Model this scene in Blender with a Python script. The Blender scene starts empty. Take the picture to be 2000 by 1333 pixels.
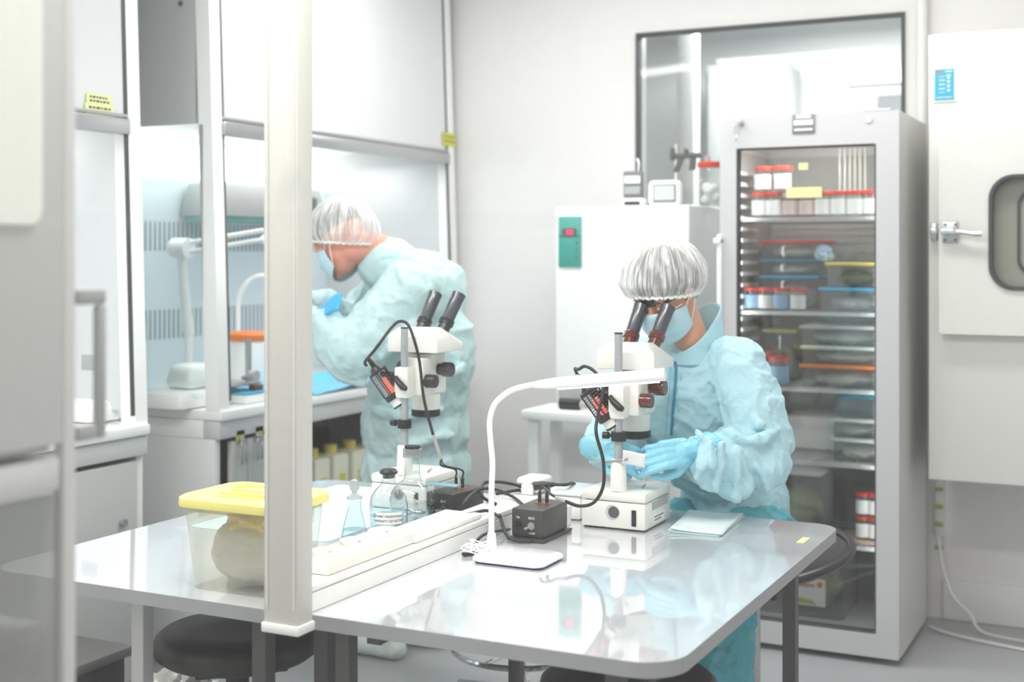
import bpy, bmesh, math, random
from mathutils import Vector, Matrix, noise
random.seed(7)
SC = bpy.context.scene
COL = SC.collection
V = Vector
PI = math.pi
# ---------------------------------------------------------------- camera
YAW = math.radians(26.4); FPX = 2560.0; EYE = V((0, 0, 1.44))
cam_d = bpy.data.cameras.new('camera'); cam = bpy.data.objects.new('camera', cam_d); COL.objects.link(cam)
cam.location = EYE; cam.rotation_euler = (PI/2, 0, YAW)
cam_d.sensor_width = 36; cam_d.lens = 36*FPX/2000; cam_d.shift_y = -(666.5-500)/2000
cam_d.clip_start = .05
cam_d.dof.use_dof = True; cam_d.dof.focus_distance = 3.05; cam_d.dof.aperture_fstop = 2.6
SC.camera = cam
# ---------------------------------------------------------------- world, light, exposure
w = bpy.data.worlds.new('World'); SC.world = w; w.use_nodes = True
w.node_tree.nodes['Background'].inputs[0].default_value = (1, .99, .975, 1)
w.node_tree.nodes['Background'].inputs[1].default_value = .80
SC.view_settings.view_transform = 'Standard'; SC.view_settings.look = 'None'
SC.view_settings.gamma = 1; SC.view_settings.use_curve_mapping = False
SC.view_settings.exposure = 0.14
def area(name, loc, rot, sx, sy, power, col=(1, .995, .98)):
    l = bpy.data.lights.new(name, 'AREA'); l.shape = 'RECTANGLE'; l.size = sx; l.size_y = sy; l.energy = power; l.color = col
    o = bpy.data.objects.new(name, l); COL.objects.link(o); o.location = loc; o.rotation_euler = rot
    return o
area('bench_tube_light', (-3.35, 2.6, 1.87), (0, 0, 0), .3, 1.1, 3)
area('bench_tube_light', (-3.35, 4.5, 1.87), (0, 0, 0), .3, 1.5, 4.5)
area('refrigerator_fill', (-1.12, 4.80, 1.83), (math.radians(35), 0, 0), .45, .03, 3.2)  # fill light added to brighten the dark refrigerator interior
for _x, _r in ((-1.405, -1), (-.895, 1)): area('refrigerator_strip_fill', (_x, 4.752, .98), (PI/2, 0, math.radians(25*_r)), .012, 1.6, 1.3).data.specular_factor = 0  # unseen side fills added behind the door frame, brightening the shelves
for i, (lx, ly) in enumerate([(-2.3, 1.6), (-.9, 1.6), (-2.3, 4.1), (-.9, 4.1)]):
    area('ceiling_lamp_light', (lx, ly, 2.84), (0, 0, 0), 1.15, .28, 27 if ly < 3 else 15)
area('far_room_light', (-1.4, 7.0, 2.8), (0, 0, 0), 1.6, .6, 150)
SC.cycles.use_denoising = True
SC.cycles.max_bounces = 10; SC.cycles.diffuse_bounces = 5; SC.cycles.transparent_max_bounces = 24
SC.cycles.caustics_reflective = False; SC.cycles.caustics_refractive = False

# points on real planes of the room, found from where the photo shows them
FWD = V((-math.sin(YAW), math.cos(YAW), 0)); RGT = V((math.cos(YAW), math.sin(YAW), 0)); UPV = V((0, 0, 1))
def ray(x, y): return FWD+RGT*((x-1000)/FPX)-UPV*((y-500)/FPX)
def on_z(x, y, z): r = ray(x, y); return EYE+r*((z-EYE.z)/r.z)
def on_y(x, y, Y): r = ray(x, y); return EYE+r*(Y/r.y)
def on_x(x, y, X): r = ray(x, y); return EYE+r*(X/r.x)
def at_d(x, y, d): return EYE+ray(x, y)*d

# ---------------------------------------------------------------- materials
def srgb(r, g, b):
    f = lambda c: (c/255/12.92) if c/255 <= .04045 else ((c/255+.055)/1.055)**2.4
    return (f(r), f(g), f(b), 1)
MATS = {}
def mat(name, rgb, rough=.5, metal=0, spec=.5, coat=0, bump=0, bscale=60, var=.03, emit=None, estr=0, sheen=0, trans=0, sss=0):
    if name in MATS: return MATS[name]
    m = bpy.data.materials.new(name); m.use_nodes = True; nt = m.node_tree; N = nt.nodes; L = nt.links
    p = N['Principled BSDF']; c = srgb(*rgb)
    p.inputs['Roughness'].default_value = rough; p.inputs['Metallic'].default_value = metal
    p.inputs['Specular IOR Level'].default_value = spec; p.inputs['Coat Weight'].default_value = coat
    p.inputs['Coat Roughness'].default_value = .03
    if sheen: p.inputs['Sheen Weight'].default_value = sheen
    if sss:
        p.inputs['Subsurface Weight'].default_value = sss; p.inputs['Subsurface Radius'].default_value = (.012, .006, .004); p.inputs['Subsurface Scale'].default_value = 1
    tc = N.new('ShaderNodeTexCoord'); nz = N.new('ShaderNodeTexNoise'); nz.inputs['Scale'].default_value = bscale; nz.inputs['Detail'].default_value = 4
    L.new(tc.outputs['Object'], nz.inputs['Vector'])
    mx = N.new('ShaderNodeMix'); mx.data_type = 'RGBA'
    mx.inputs[6].default_value = tuple(max(0, v*(1-var)) for v in c[:3])+(1,); mx.inputs[7].default_value = tuple(min(1, v*(1+var)) for v in c[:3])+(1,)
    L.new(nz.outputs['Fac'], mx.inputs[0]); L.new(mx.outputs[2], p.inputs['Base Color'])
    if bump:
        b = N.new('ShaderNodeBump'); b.inputs['Strength'].default_value = bump; b.inputs['Distance'].default_value = .002
        L.new(nz.outputs['Fac'], b.inputs['Height']); L.new(b.outputs['Normal'], p.inputs['Normal'])
    if emit:
        p.inputs['Emission Color'].default_value = srgb(*emit); p.inputs['Emission Strength'].default_value = estr
    if trans: p.inputs['Transmission Weight'].default_value = trans
    MATS[name] = m; return m
def thin(name, tint=(255, 255, 255), gloss=.06, milk=0.0, milk_rgb=(245, 248, 248), edge=0.0, rough=.02, streak=0):
    """clear sheet: transparent, fresnel reflection and a little scattering dust or cloudiness"""
    if name in MATS: return MATS[name]
    m = bpy.data.materials.new(name); m.use_nodes = True; nt = m.node_tree; N = nt.nodes; L = nt.links
    for n in list(N): N.remove(n)
    out = N.new('ShaderNodeOutputMaterial'); tr = N.new('ShaderNodeBsdfTransparent'); tr.inputs[0].default_value = srgb(*tint)
    gl = N.new('ShaderNodeBsdfGlossy'); gl.inputs['Roughness'].default_value = rough
    lw = N.new('ShaderNodeLayerWeight'); lw.inputs[0].default_value = .5
    pw = N.new('ShaderNodeMath'); pw.operation = 'POWER'; pw.inputs[1].default_value = 4.0; L.new(lw.outputs['Facing'], pw.inputs[0])
    fr = N.new('ShaderNodeMapRange'); fr.inputs[3].default_value = .04; fr.inputs[4].default_value = .8; L.new(pw.outputs[0], fr.inputs[0])
    m1 = N.new('ShaderNodeMixShader')
    mul = N.new('ShaderNodeMath'); mul.operation = 'MULTIPLY_ADD'; mul.inputs[1].default_value = 1.0; mul.inputs[2].default_value = edge; mul.use_clamp = True
    mul.inputs[1].default_value = gloss/.04
    L.new(fr.outputs[0], mul.inputs[0]); L.new(mul.outputs[0], m1.inputs[0]); L.new(tr.outputs[0], m1.inputs[1]); L.new(gl.outputs[0], m1.inputs[2])
    last = m1
    if milk or streak:
        df = N.new('ShaderNodeBsdfDiffuse'); df.inputs[0].default_value = srgb(*milk_rgb)
        tl = N.new('ShaderNodeBsdfTranslucent'); tl.inputs[0].default_value = srgb(*milk_rgb)
        md = N.new('ShaderNodeMixShader'); L.new(df.outputs[0], md.inputs[1]); L.new(tl.outputs[0], md.inputs[2])
        m2 = N.new('ShaderNodeMixShader'); m2.inputs[0].default_value = milk
        if streak:
            tc = N.new('ShaderNodeTexCoord'); mp = N.new('ShaderNodeMapping'); mp.inputs['Scale'].default_value = (160, 1, 2.2)
            nz = N.new('ShaderNodeTexNoise'); nz.inputs['Scale'].default_value = 1; nz.inputs['Detail'].default_value = 3
            rp = N.new('ShaderNodeMapRange'); rp.inputs[1].default_value = .52; rp.inputs[2].default_value = .8; rp.inputs[3].default_value = milk; rp.inputs[4].default_value = milk+streak
            L.new(tc.outputs['Object'], mp.inputs[0]); L.new(mp.outputs[0], nz.inputs['Vector']); L.new(nz.outputs['Fac'], rp.inputs[0]); L.new(rp.outputs[0], m2.inputs[0])
        L.new(last.outputs[0], m2.inputs[1]); L.new(md.outputs[0], m2.inputs[2]); last = m2
    L.new(last.outputs[0], out.inputs[0]); MATS[name] = m; return m

WHITE = mat('white_paint', (243, 244, 242), .45)
WALLW = mat('wall_paint', (229, 227, 226), .35, bump=.05, bscale=20)
PLASW = mat('white_plastic', (246, 246, 244), .3)
MICW = mat('microscope_enamel', (238, 237, 230), .35)
GREYP = mat('light_grey_powder_coat', (203, 204, 206), .45)
MIDG = mat('mid_grey_metal', (168, 170, 170), .45)
DARKG = mat('dark_grey_metal', (92, 92, 92), .5, bump=.15, bscale=400, var=.25)
GASK = mat('dark_rubber_gasket', (70, 72, 74), .6)
BLACK = mat('black_plastic', (34, 34, 36), .35)
BLKS = mat('black_vinyl', (40, 39, 39), .42, bump=.2, bscale=300)
CHROME = mat('chrome', (225, 226, 228), .12, metal=1)
STEEL = mat('brushed_steel', (190, 192, 194), .3, metal=.9)
TABLE = mat('table_laminate', (206, 208, 212), .06, spec=.9, coat=1, var=.01)
EDGE = mat('table_edge_band', (158, 160, 162), .4)
GREYR = mat('rod_grey', (176, 178, 182), .3, metal=.3)
RED = mat('red_plastic', (214, 62, 42), .4)
REDREFL = mat('painted_red_reflection', (96, 34, 22), .18, coat=.6)  # reddish glass reflection put into the base colour of knobs and eyepiece sleeves
ORANGE = mat('orange_plastic', (240, 130, 50), .4)
BLUEP = mat('sky_blue_plastic', (60, 175, 220), .4)
TEALP = mat('teal_panel', (70, 160, 150), .4)
YEL = mat('yellow_plastic', (248, 238, 142), .4)
LABY = mat('pale_yellow_label', (226, 230, 165), .6)
LABG = mat('yellow_green_label', (205, 205, 80), .6)
PAPER = mat('white_paper', (245, 245, 243), .7)
INK = mat('ink', (60, 62, 66), .6)
SKIN = mat('skin', (226, 168, 138), .5, sss=.15, bump=.05, bscale=200)
SKIN2 = mat('flushed_skin', (232, 160, 140), .5, sss=.15)
HAIR = mat('dark_hair', (74, 66, 60), .5, bump=.8, bscale=120, var=.3)
MASK = mat('pale_blue_mask', (198, 232, 242), .8)
TRANSL = mat('dark_glass', (60, 62, 64), .1)

def cloth(name, rgb, dens=1):
    m = mat(name, rgb, .75, sheen=.2, var=.05, bscale=8)
    nt = m.node_tree; N = nt.nodes; L = nt.links; p = N['Principled BSDF']
    out = [n for n in N if n.type == 'OUTPUT_MATERIAL'][0]
    tl = N.new('ShaderNodeBsdfTranslucent'); tl.inputs[0].default_value = srgb(*rgb)
    mx = N.new('ShaderNodeMixShader'); mx.inputs[0].default_value = .18
    L.new(p.outputs[0], mx.inputs[1]); L.new(tl.outputs[0], mx.inputs[2]); L.new(mx.outputs[0], out.inputs[0])
    tc = N.new('ShaderNodeTexCoord'); mp = N.new('ShaderNodeMapping'); mp.inputs['Scale'].default_value = (1, 1, 1)
    n1 = N.new('ShaderNodeTexNoise'); n1.inputs['Scale'].default_value = 14; n1.inputs['Detail'].default_value = 6; n1.inputs['Distortion'].default_value = .8
    wv = N.new('ShaderNodeTexWave'); wv.inputs['Scale'].default_value = 110; wv.bands_direction = 'Z'
    b1 = N.new('ShaderNodeBump'); b1.inputs['Strength'].default_value = .8; b1.inputs['Distance'].default_value = .016
    b2 = N.new('ShaderNodeBump'); b2.inputs['Strength'].default_value = .12; b2.inputs['Distance'].default_value = .001
    L.new(tc.outputs['Object'], n1.inputs['Vector']); L.new(tc.outputs['Object'], wv.inputs['Vector'])
    L.new(n1.outputs['Fac'], b1.inputs['Height']); L.new(wv.outputs['Fac'], b2.inputs['Height']); L.new(b1.outputs['Normal'], b2.inputs['Normal']); L.new(b2.outputs['Normal'], p.inputs['Normal'])
    return m
GOWN = cloth('turquoise_gown_fabric', (196, 236, 246))
GOWN2 = cloth('pale_turquoise_gown_fabric', (202, 232, 234))
GLOVE = mat('blue_nitrile_glove', (140, 208, 228), .4, bump=.2, bscale=90)
GLASS = thin('window_glass', (246, 250, 250), .05)
JARG = thin('clear_plastic', (238, 242, 240), .06, milk=.12)
FLASKG = thin('flask_glass', (247, 250, 250), .085, edge=.0)
BOXC = thin('cloudy_plastic', (248, 248, 242), .05, milk=.15, milk_rgb=(250, 250, 244))
WATER = thin('water', (240, 248, 250), .05)
PANE = thin('partition_glass', (254, 254, 253), .020, milk=.004, streak=.035, milk_rgb=(248, 247, 245))
def net_mat():
    m = bpy.data.materials.new('hairnet_gauze'); m.use_nodes = True; N = m.node_tree.nodes; L = m.node_tree.links
    for n in list(N): N.remove(n)
    out = N.new('ShaderNodeOutputMaterial'); tr = N.new('ShaderNodeBsdfTransparent'); d = N.new('ShaderNodeBsdfDiffuse'); d.inputs[0].default_value = srgb(246, 248, 247)
    uv = N.new('ShaderNodeUVMap'); mp = N.new('ShaderNodeMapping'); mp.inputs['Scale'].default_value = (90, 3, 1)
    nz = N.new('ShaderNodeTexNoise'); nz.inputs['Scale'].default_value = 1; nz.inputs['Detail'].default_value = 5; nz.inputs['Distortion'].default_value = .6
    rp = N.new('ShaderNodeMapRange'); rp.inputs[1].default_value = .42; rp.inputs[2].default_value = .62; rp.inputs[3].default_value = .30; rp.inputs[4].default_value = .80
    mx = N.new('ShaderNodeMixShader'); sx_ = N.new('ShaderNodeSeparateXYZ'); pm = N.new('ShaderNodeMapRange'); pm.inputs[1].default_value = .0; pm.inputs[2].default_value = .28; pm.inputs[3].default_value = .62; pm.inputs[4].default_value = .0
    xm = N.new('ShaderNodeMath'); xm.operation = 'MAXIMUM'
    L.new(uv.outputs[0], mp.inputs[0]); L.new(mp.outputs[0], nz.inputs['Vector']); L.new(nz.outputs['Fac'], rp.inputs[0])
    L.new(uv.outputs[0], sx_.inputs[0]); L.new(sx_.outputs[1], pm.inputs[0]); L.new(rp.outputs[0], xm.inputs[0]); L.new(pm.outputs[0], xm.inputs[1]); L.new(xm.outputs[0], mx.inputs[0])
    L.new(tr.outputs[0], mx.inputs[1]); L.new(d.outputs[0], mx.inputs[2]); L.new(mx.outputs[0], out.inputs[0]); return m
NET = net_mat()

# ---------------------------------------------------------------- mesh helpers
def root_loc(o):
    while o.parent: o = o.parent
    return o.location.copy()
def tag(o, label=None, cat=None, group=None, kind=None):
    if label: o['label'] = label
    if cat: o['category'] = cat
    if group: o['group'] = group
    if kind: o['kind'] = kind
    return o
def thing(name, label, cat, loc=(0, 0, 0), group=None):
    o = bpy.data.objects.new(name, None); COL.objects.link(o); o.location = loc; o.empty_display_size = .05
    return tag(o, label, cat, group)
def copy_tree(o, parent=None):
    c = o.copy(); COL.objects.link(c); c.parent = parent
    for ch in list(o.children): copy_tree(ch, c)
    return c
class MB:
    def __init__(s): s.bm = bmesh.new()
    def box(s, a, b, bev=0, seg=2, taper=None):
        a = V(a); b = V(b); lo = V(map(min, a, b)); hi = V(map(max, a, b))
        vs = [s.bm.verts.new((x, y, z)) for z in (lo.z, hi.z) for y in (lo.y, hi.y) for x in (lo.x, hi.x)]
        if taper:   # scale the top about its centre
            c = (lo+hi)/2
            for v in vs[4:]: v.co.x = c.x+(v.co.x-c.x)*taper[0]; v.co.y = c.y+(v.co.y-c.y)*taper[1]
        fs = [s.bm.faces.new([vs[i] for i in f]) for f in ((0, 2, 3, 1), (4, 5, 7, 6), (0, 1, 5, 4), (2, 6, 7, 3), (0, 4, 6, 2), (1, 3, 7, 5))]
        if bev > 0:
            es = list({e for f in fs for e in f.edges})
            bmesh.ops.bevel(s.bm, geom=es, offset=bev, segments=seg, affect='EDGES', profile=.5)
        return s
    def prism(s, pts, a, b, axis='z', bev=0):
        """closed outline pts (2D) extruded from a to b on the axis"""
        def mk(p, h):
            return {'z': (p[0], p[1], h), 'y': (p[0], h, p[1]), 'x': (h, p[0], p[1])}[axis]
        v0 = [s.bm.verts.new(mk(p, a)) for p in pts]; v1 = [s.bm.verts.new(mk(p, b)) for p in pts]; n = len(pts)
        fs = [s.bm.faces.new(v0[::-1]), s.bm.faces.new(v1)]+[s.bm.faces.new((v0[i], v0[(i+1) % n], v1[(i+1) % n], v1[i])) for i in range(n)]
        if bev:
            es = list(fs[0].edges)+list(fs[1].edges)
            bmesh.ops.bevel(s.bm, geom=es, offset=bev, segments=2, affect='EDGES', profile=.5)
        bmesh.ops.recalc_face_normals(s.bm, faces=[f for f in s.bm.faces]) if not bev else None
        return s
    def tube(s, pts, r, seg=12, closed=False, cap=True):
        pts = [V(p) for p in pts]; n = len(pts); R = r if isinstance(r, (list, tuple)) else [r]*n
        rings = []; prev = None
        for i, p in enumerate(pts):
            if closed: t = pts[(i+1) % n]-pts[i-1]
            else: t = pts[min(i+1, n-1)]-pts[max(i-1, 0)]
            t.normalize()
            if prev is None:
                u = t.orthogonal().normalized()
            else:
                u = prev-t*prev.dot(t)
                u = u.normalized() if u.length > 1e-6 else t.orthogonal().normalized()
            prev = u; v = t.cross(u)
            rings.append([s.bm.verts.new(p+(u*math.cos(k*2*PI/seg)+v*math.sin(k*2*PI/seg))*R[i]) for k in range(seg)])
        m = n if closed else n-1
        for i in range(m):
            a = rings[i]; b = rings[(i+1) % n]
            for k in range(seg): s.bm.faces.new((a[k], a[(k+1) % seg], b[(k+1) % seg], b[k]))
        if cap and not closed:
            s.bm.faces.new(rings[0][::-1]); s.bm.faces.new(rings[-1])
        return s
    def cyl(s, a, b, r, r2=None, seg=24): return s.tube([a, b], [r, r if r2 is None else r2], seg)
    def cord(s, pts, r, seg=8, n=8):
        """smooth cord through the points"""
        P = [V(p) for p in pts]; out = []
        for i in range(len(P)-1):
            p0 = P[max(i-1, 0)]; p1 = P[i]; p2 = P[i+1]; p3 = P[min(i+2, len(P)-1)]
            for k in range(n):
                t = k/n; out.append(.5*((2*p1)+(p2-p0)*t+(2*p0-5*p1+4*p2-p3)*t*t+(3*p1-p0-3*p2+p3)*t*t*t))
        out.append(P[-1]); return s.tube(out, r, seg)
    def lathe(s, prof, o=(0, 0, 0), seg=40, cap0=True, cap1=True, M=None):
        o = V(o); rings = []
        for (r, z) in prof:
            ring = []
            for k in range(seg):
                p = V((r*math.cos(k*2*PI/seg), r*math.sin(k*2*PI/seg), z))
                if M: p = M @ p
                ring.append(s.bm.verts.new(o+p))
            rings.append(ring)
        for a, b in zip(rings, rings[1:]):
            for k in range(seg): s.bm.faces.new((a[k], a[(k+1) % seg], b[(k+1) % seg], b[k]))
        if cap0: s.bm.faces.new(rings[0][::-1])
        if cap1: s.bm.faces.new(rings[-1])
        return s
    def ball(s, c, r, M=None, sub=3):
        c = V(c); r = V(r) if hasattr(r, '__len__') else V((r, r, r))
        T = Matrix.Translation(c) @ (M.to_4x4() if M else Matrix.Identity(4)) @ Matrix.Diagonal((r.x, r.y, r.z, 1))
        bmesh.ops.create_icosphere(s.bm, subdivisions=sub, radius=1, matrix=T); return s
    def capsule(s, a, ra, b, rb, sub=2):
        s.ball(a, ra, sub=sub); s.ball(b, rb, sub=sub); s.tube([a, b], [ra, rb], 20); return s
    def chain(s, pts):
        for (a, ra), (b, rb) in zip(pts, pts[1:]): s.capsule(a, ra, b, rb)
        return s
    def quad(s, a, b, c, d): s.bm.faces.new([s.bm.verts.new(p) for p in (a, b, c, d)]); return s
    def grid(s, f, nu, nv, uvs=False, closed=False):
        G = [[s.bm.verts.new(f(i/nu, j/nv)) for i in range(nu if closed else nu+1)] for j in range(nv+1)]
        lay = s.bm.loops.layers.uv.verify() if uvs else None; m = nu
        for j in range(nv):
            for i in range(m):
                i2 = (i+1) % nu if closed else i+1
                fc = s.bm.faces.new((G[j][i], G[j][i2], G[j+1][i2], G[j+1][i]))
                if uvs:
                    for lp, (uu, vv) in zip(fc.loops, ((i, j), (i+1, j), (i+1, j+1), (i, j+1))): lp[lay].uv = (uu/nu, vv/nv)
        return s
    def build(s, name, m, parent=None, smooth=None, base=None, label=None, cat=None, group=None, kind=None, solid=0, recalc=True):
        if recalc: bmesh.ops.recalc_face_normals(s.bm, faces=s.bm.faces[:])
        me = bpy.data.meshes.new(name)
        if parent: off = root_loc(parent)
        else:
            xs = [v.co for v in s.bm.verts]; lo = V((min(v.x for v in xs), min(v.y for v in xs), min(v.z for v in xs))); hi = V((max(v.x for v in xs), max(v.y for v in xs), max(v.z for v in xs)))
            off = V(base) if base else V(((lo.x+hi.x)/2, (lo.y+hi.y)/2, lo.z))
        for v in s.bm.verts: v.co -= off
        s.bm.to_mesh(me); s.bm.free(); me.materials.append(m)
        o = bpy.data.objects.new(name, me); COL.objects.link(o)
        if parent: o.parent = parent
        else: o.location = off
        if smooth is None: smooth = 35
        if smooth:
            for p in me.polygons: p.use_smooth = True
            if smooth < 180: me.set_sharp_from_angle(angle=math.radians(smooth))
        if solid:
            md = o.modifiers.new('thickness', 'SOLIDIFY'); md.thickness = solid; md.offset = 0
        return tag(o, label, cat, group, kind)
def organic(mb, name, m, parent, voxel=.006, smooth=4, disp=None, **kw):
    """fuse the overlapping closed shapes into one continuous skin, then shape its folds"""
    o = mb.build('tmp', m, parent, smooth=180, recalc=True)
    r = o.modifiers.new('r', 'REMESH'); r.mode = 'VOXEL'; r.voxel_size = voxel; r.use_smooth_shade = True
    sm = o.modifiers.new('s', 'SMOOTH'); sm.factor = .6; sm.iterations = smooth
    bpy.context.view_layer.update(); dg = bpy.context.evaluated_depsgraph_get()
    me = bpy.data.meshes.new_from_object(o.evaluated_get(dg)); old = o.data
    o.modifiers.clear(); o.data = me; o.name = name; me.name = name; bpy.data.meshes.remove(old)
    if disp:
        off = root_loc(o); nrm = [v.normal.copy() for v in me.vertices]; co = [v.co+off for v in me.vertices]
        for v, n, c in zip(me.vertices, nrm, co): v.co = v.co+n*disp(c, n)
    me.materials.clear(); me.materials.append(m)
    for p in me.polygons: p.use_smooth = True
    return tag(o, **kw)
def text(body, name, m, size, origin, right, up, parent, depth=.0003, align='CENTER', label=None):
    c = bpy.data.curves.new(name, 'FONT'); c.body = body; c.size = size; c.extrude = depth; c.align_x = align; c.align_y = 'CENTER'
    t = bpy.data.objects.new(name, c); COL.objects.link(t)
    bpy.context.view_layer.update(); me = bpy.data.meshes.new_from_object(t.evaluated_get(bpy.context.evaluated_depsgraph_get()))
    bpy.data.objects.remove(t)
    R = V(right).normalized(); U = V(up).normalized(); Nn = R.cross(U); off = root_loc(parent); O = V(origin)
    for v in me.vertices: v.co = O+R*v.co.x+U*v.co.y+Nn*v.co.z-off
    o = bpy.data.objects.new(name, me); COL.objects.link(o); me.materials.clear(); me.materials.append(m); o.parent = parent
    if label: o['label'] = label
    return o
def rrect(x0, y0, x1, y1, r, n=6):
    pts = []
    for cx, cy, a in ((x1-r, y1-r, 0), (x0+r, y1-r, 90), (x0+r, y0+r, 180), (x1-r, y0+r, 270)):
        for k in range(n+1):
            t = math.radians(a+90*k/n); pts.append((cx+r*math.cos(t), cy+r*math.sin(t)))
    return pts
def slab_frame(outer, inner, y0, y1, name, m, parent, **kw):
    """flat ring between two outlines with the same number of points, in XZ, thickness y0..y1"""
    b = MB(); n = len(outer)
    L = [[b.bm.verts.new((p[0], y, p[1])) for p in ring] for ring, y in ((outer, y0), (inner, y0), (inner, y1), (outer, y1))]
    for a, c in ((0, 1), (1, 2), (2, 3), (3, 0)):
        for i in range(n): b.bm.faces.new((L[a][i], L[a][(i+1) % n], L[c][(i+1) % n], L[c][i]))
    return b.build(name, m, parent, **kw)

# ================================================================ the room
def struct(name, mb, m, parent=None, **kw): return mb.build(name, m, parent, kind='structure' if not parent else None, **kw)
FLOORM = mat('grey_vinyl_floor', (170, 172, 175), .35, bscale=220, var=.14)
struct('floor', MB().box((-5, -1.5, -.1), (3.2, 8.6, 0)), FLOORM, smooth=0)
CEIL = mat('ceiling_paint', (244, 245, 245), .6)
struct('ceiling', MB().box((-5, .1, 2.9), (1.6, 8.6, 3.0)), CEIL, smooth=0)
struct('wall_left', MB().box((-3.9, .2, 0), (-3.78, 5.5, 2.9)), WALLW, smooth=0)
BY = 5.42
WX0 = on_y(1243, 300, BY).x; WX1 = on_y(1768, 300, BY).x; WZ1 = 2.42; WZ0 = 1.1
b = MB(); b.box((-3.78, BY, 0), (WX0, BY+.12, 2.9)); b.box((WX1, BY, 0), (3.1, BY+.12, 2.9)); b.box((WX0, BY, 0), (WX1, BY+.12, WZ0)); b.box((WX0, BY, WZ1), (WX1, BY+.12, 2.9))
struct('wall_back', b, WALLW, smooth=0)
win = thing('window_1', None, None, ((WX0+WX1)/2, BY, WZ0)); win['kind'] = 'structure'
g = .014
b = MB(); b.box((WX0, BY-.012, WZ0), (WX0+g, BY+.03, WZ1)); b.box((WX1-g, BY-.012, WZ0), (WX1, BY+.03, WZ1)); b.box((WX0+g, BY-.012, WZ1-g), (WX1-g, BY+.03, WZ1)); b.box((WX0+g, BY-.012, WZ0), (WX1-g, BY+.03, WZ0+g))
b.build('window_gasket', GASK, win, smooth=0)
MB().box((WX0+g, BY+.004, WZ0+g), (WX1-g, BY+.010, WZ1-g)).build('window_pane', thin('rear_window_glass', (225, 228, 228), .08), win, smooth=0)
struct('baseboard_back', MB().box((-.78, BY-.014, .001), (1.6, BY-.001, .16), .004), mat('baseboard_white', (236, 236, 234), .4))
# room beyond the window
struct('wall_far', MB().box((-4.2, 8.0, 0), (1.6, 8.1, 2.9)), mat('far_wall_paint', (212, 214, 215), .6), smooth=0)
struct('wall_far_left', MB().box((-4.2, BY+.13, 0), (-4.1, 8.0, 2.9)), mat('far_side_paint', (214, 215, 214), .6), smooth=0)
# doorway in the far room: white frame round a dark opening
p0 = on_y(1636, 140, 7.97); p1 = on_y(1768, 220, 7.97)
d2 = thing('door_1', None, None, ((p0.x+.5), 7.97, 0)); d2['kind'] = 'structure'
b = MB(); b.box((p0.x, 7.93, 0), (p0.x+.07, 7.999, p0.z)); b.box((p0.x+.07, 7.93, p0.z-.09), (p0.x+.9, 7.999, p0.z)); b.box((p0.x+.83, 7.93, 0), (p0.x+.9, 7.999, p0.z-.09)); b.build('door_frame', WHITE, d2, smooth=0)
MB().box((p0.x+.07, 7.96, .001), (p0.x+.83, 7.999, p0.z-.09)).build('door_leaf', mat('grey_door', (176, 178, 180), .5), d2, smooth=0)
MB().box((p0.x+.24, 7.945, 1.3), (p0.x+.7, 7.958, p0.z-.16)).build('door_glass', mat('dark_door_glass', (120, 122, 124), .1), d2, smooth=0)
q0 = on_y(1378, 128, 7.4); q1 = on_y(1522, 400, 7.4)
b = thing('storage_cupboard', 'tall grey cupboard standing in the room behind the window', 'cupboard', ((q0.x+q1.x)/2, 7.6, 0))
MB().box((q0.x, 7.4, .001), (q1.x, 7.9, q0.z), .01).build('body', mat('cupboard_grey', (166, 168, 170), .3), b)
for i in range(2):
    xa = q0.x+.02+i*(q1.x-q0.x)/2; MB().box((xa, 7.38, .06), (xa+(q1.x-q0.x)/2-.03, 7.399, q0.z-.03), .004).build('door', mat('cupboard_door_grey', (176, 178, 180), .2), b)
q0 = on_y(1322, 120, 6.9)
MB().box((q0.x, 6.9, .001), (q0.x+.1, 7.0, 2.899), .006).build('steel_post', mat('post_grey', (190, 191, 190), .4), label='grey steel post in the room behind the window, left of the cupboard', cat='post')
# ceiling lamps
def ceiling_lamp(x, y, label):
    t = thing('ceiling_light', label, 'ceiling light', (x, y, 2.9), 'ceiling tube lights')
    b = MB(); b.box((x-.62, y-.16, 2.86), (x+.62, y+.16, 2.899), .006); b.build('housing', WHITE, t)
    MB().box((x-.59, y-.13, 2.852), (x+.59, y+.13, 2.861)).build('diffuser', mat('lamp_diffuser', (255, 255, 255), .4, emit=(255, 255, 255), estr=5), t, smooth=0)
for lx, ly in ((-2.3, 1.6), (-.9, 1.6), (-2.3, 4.1), (-.9, 4.1)):
    ceiling_lamp(lx, ly, 'long white ceiling light with frosted diffuser above the worktables')

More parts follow.
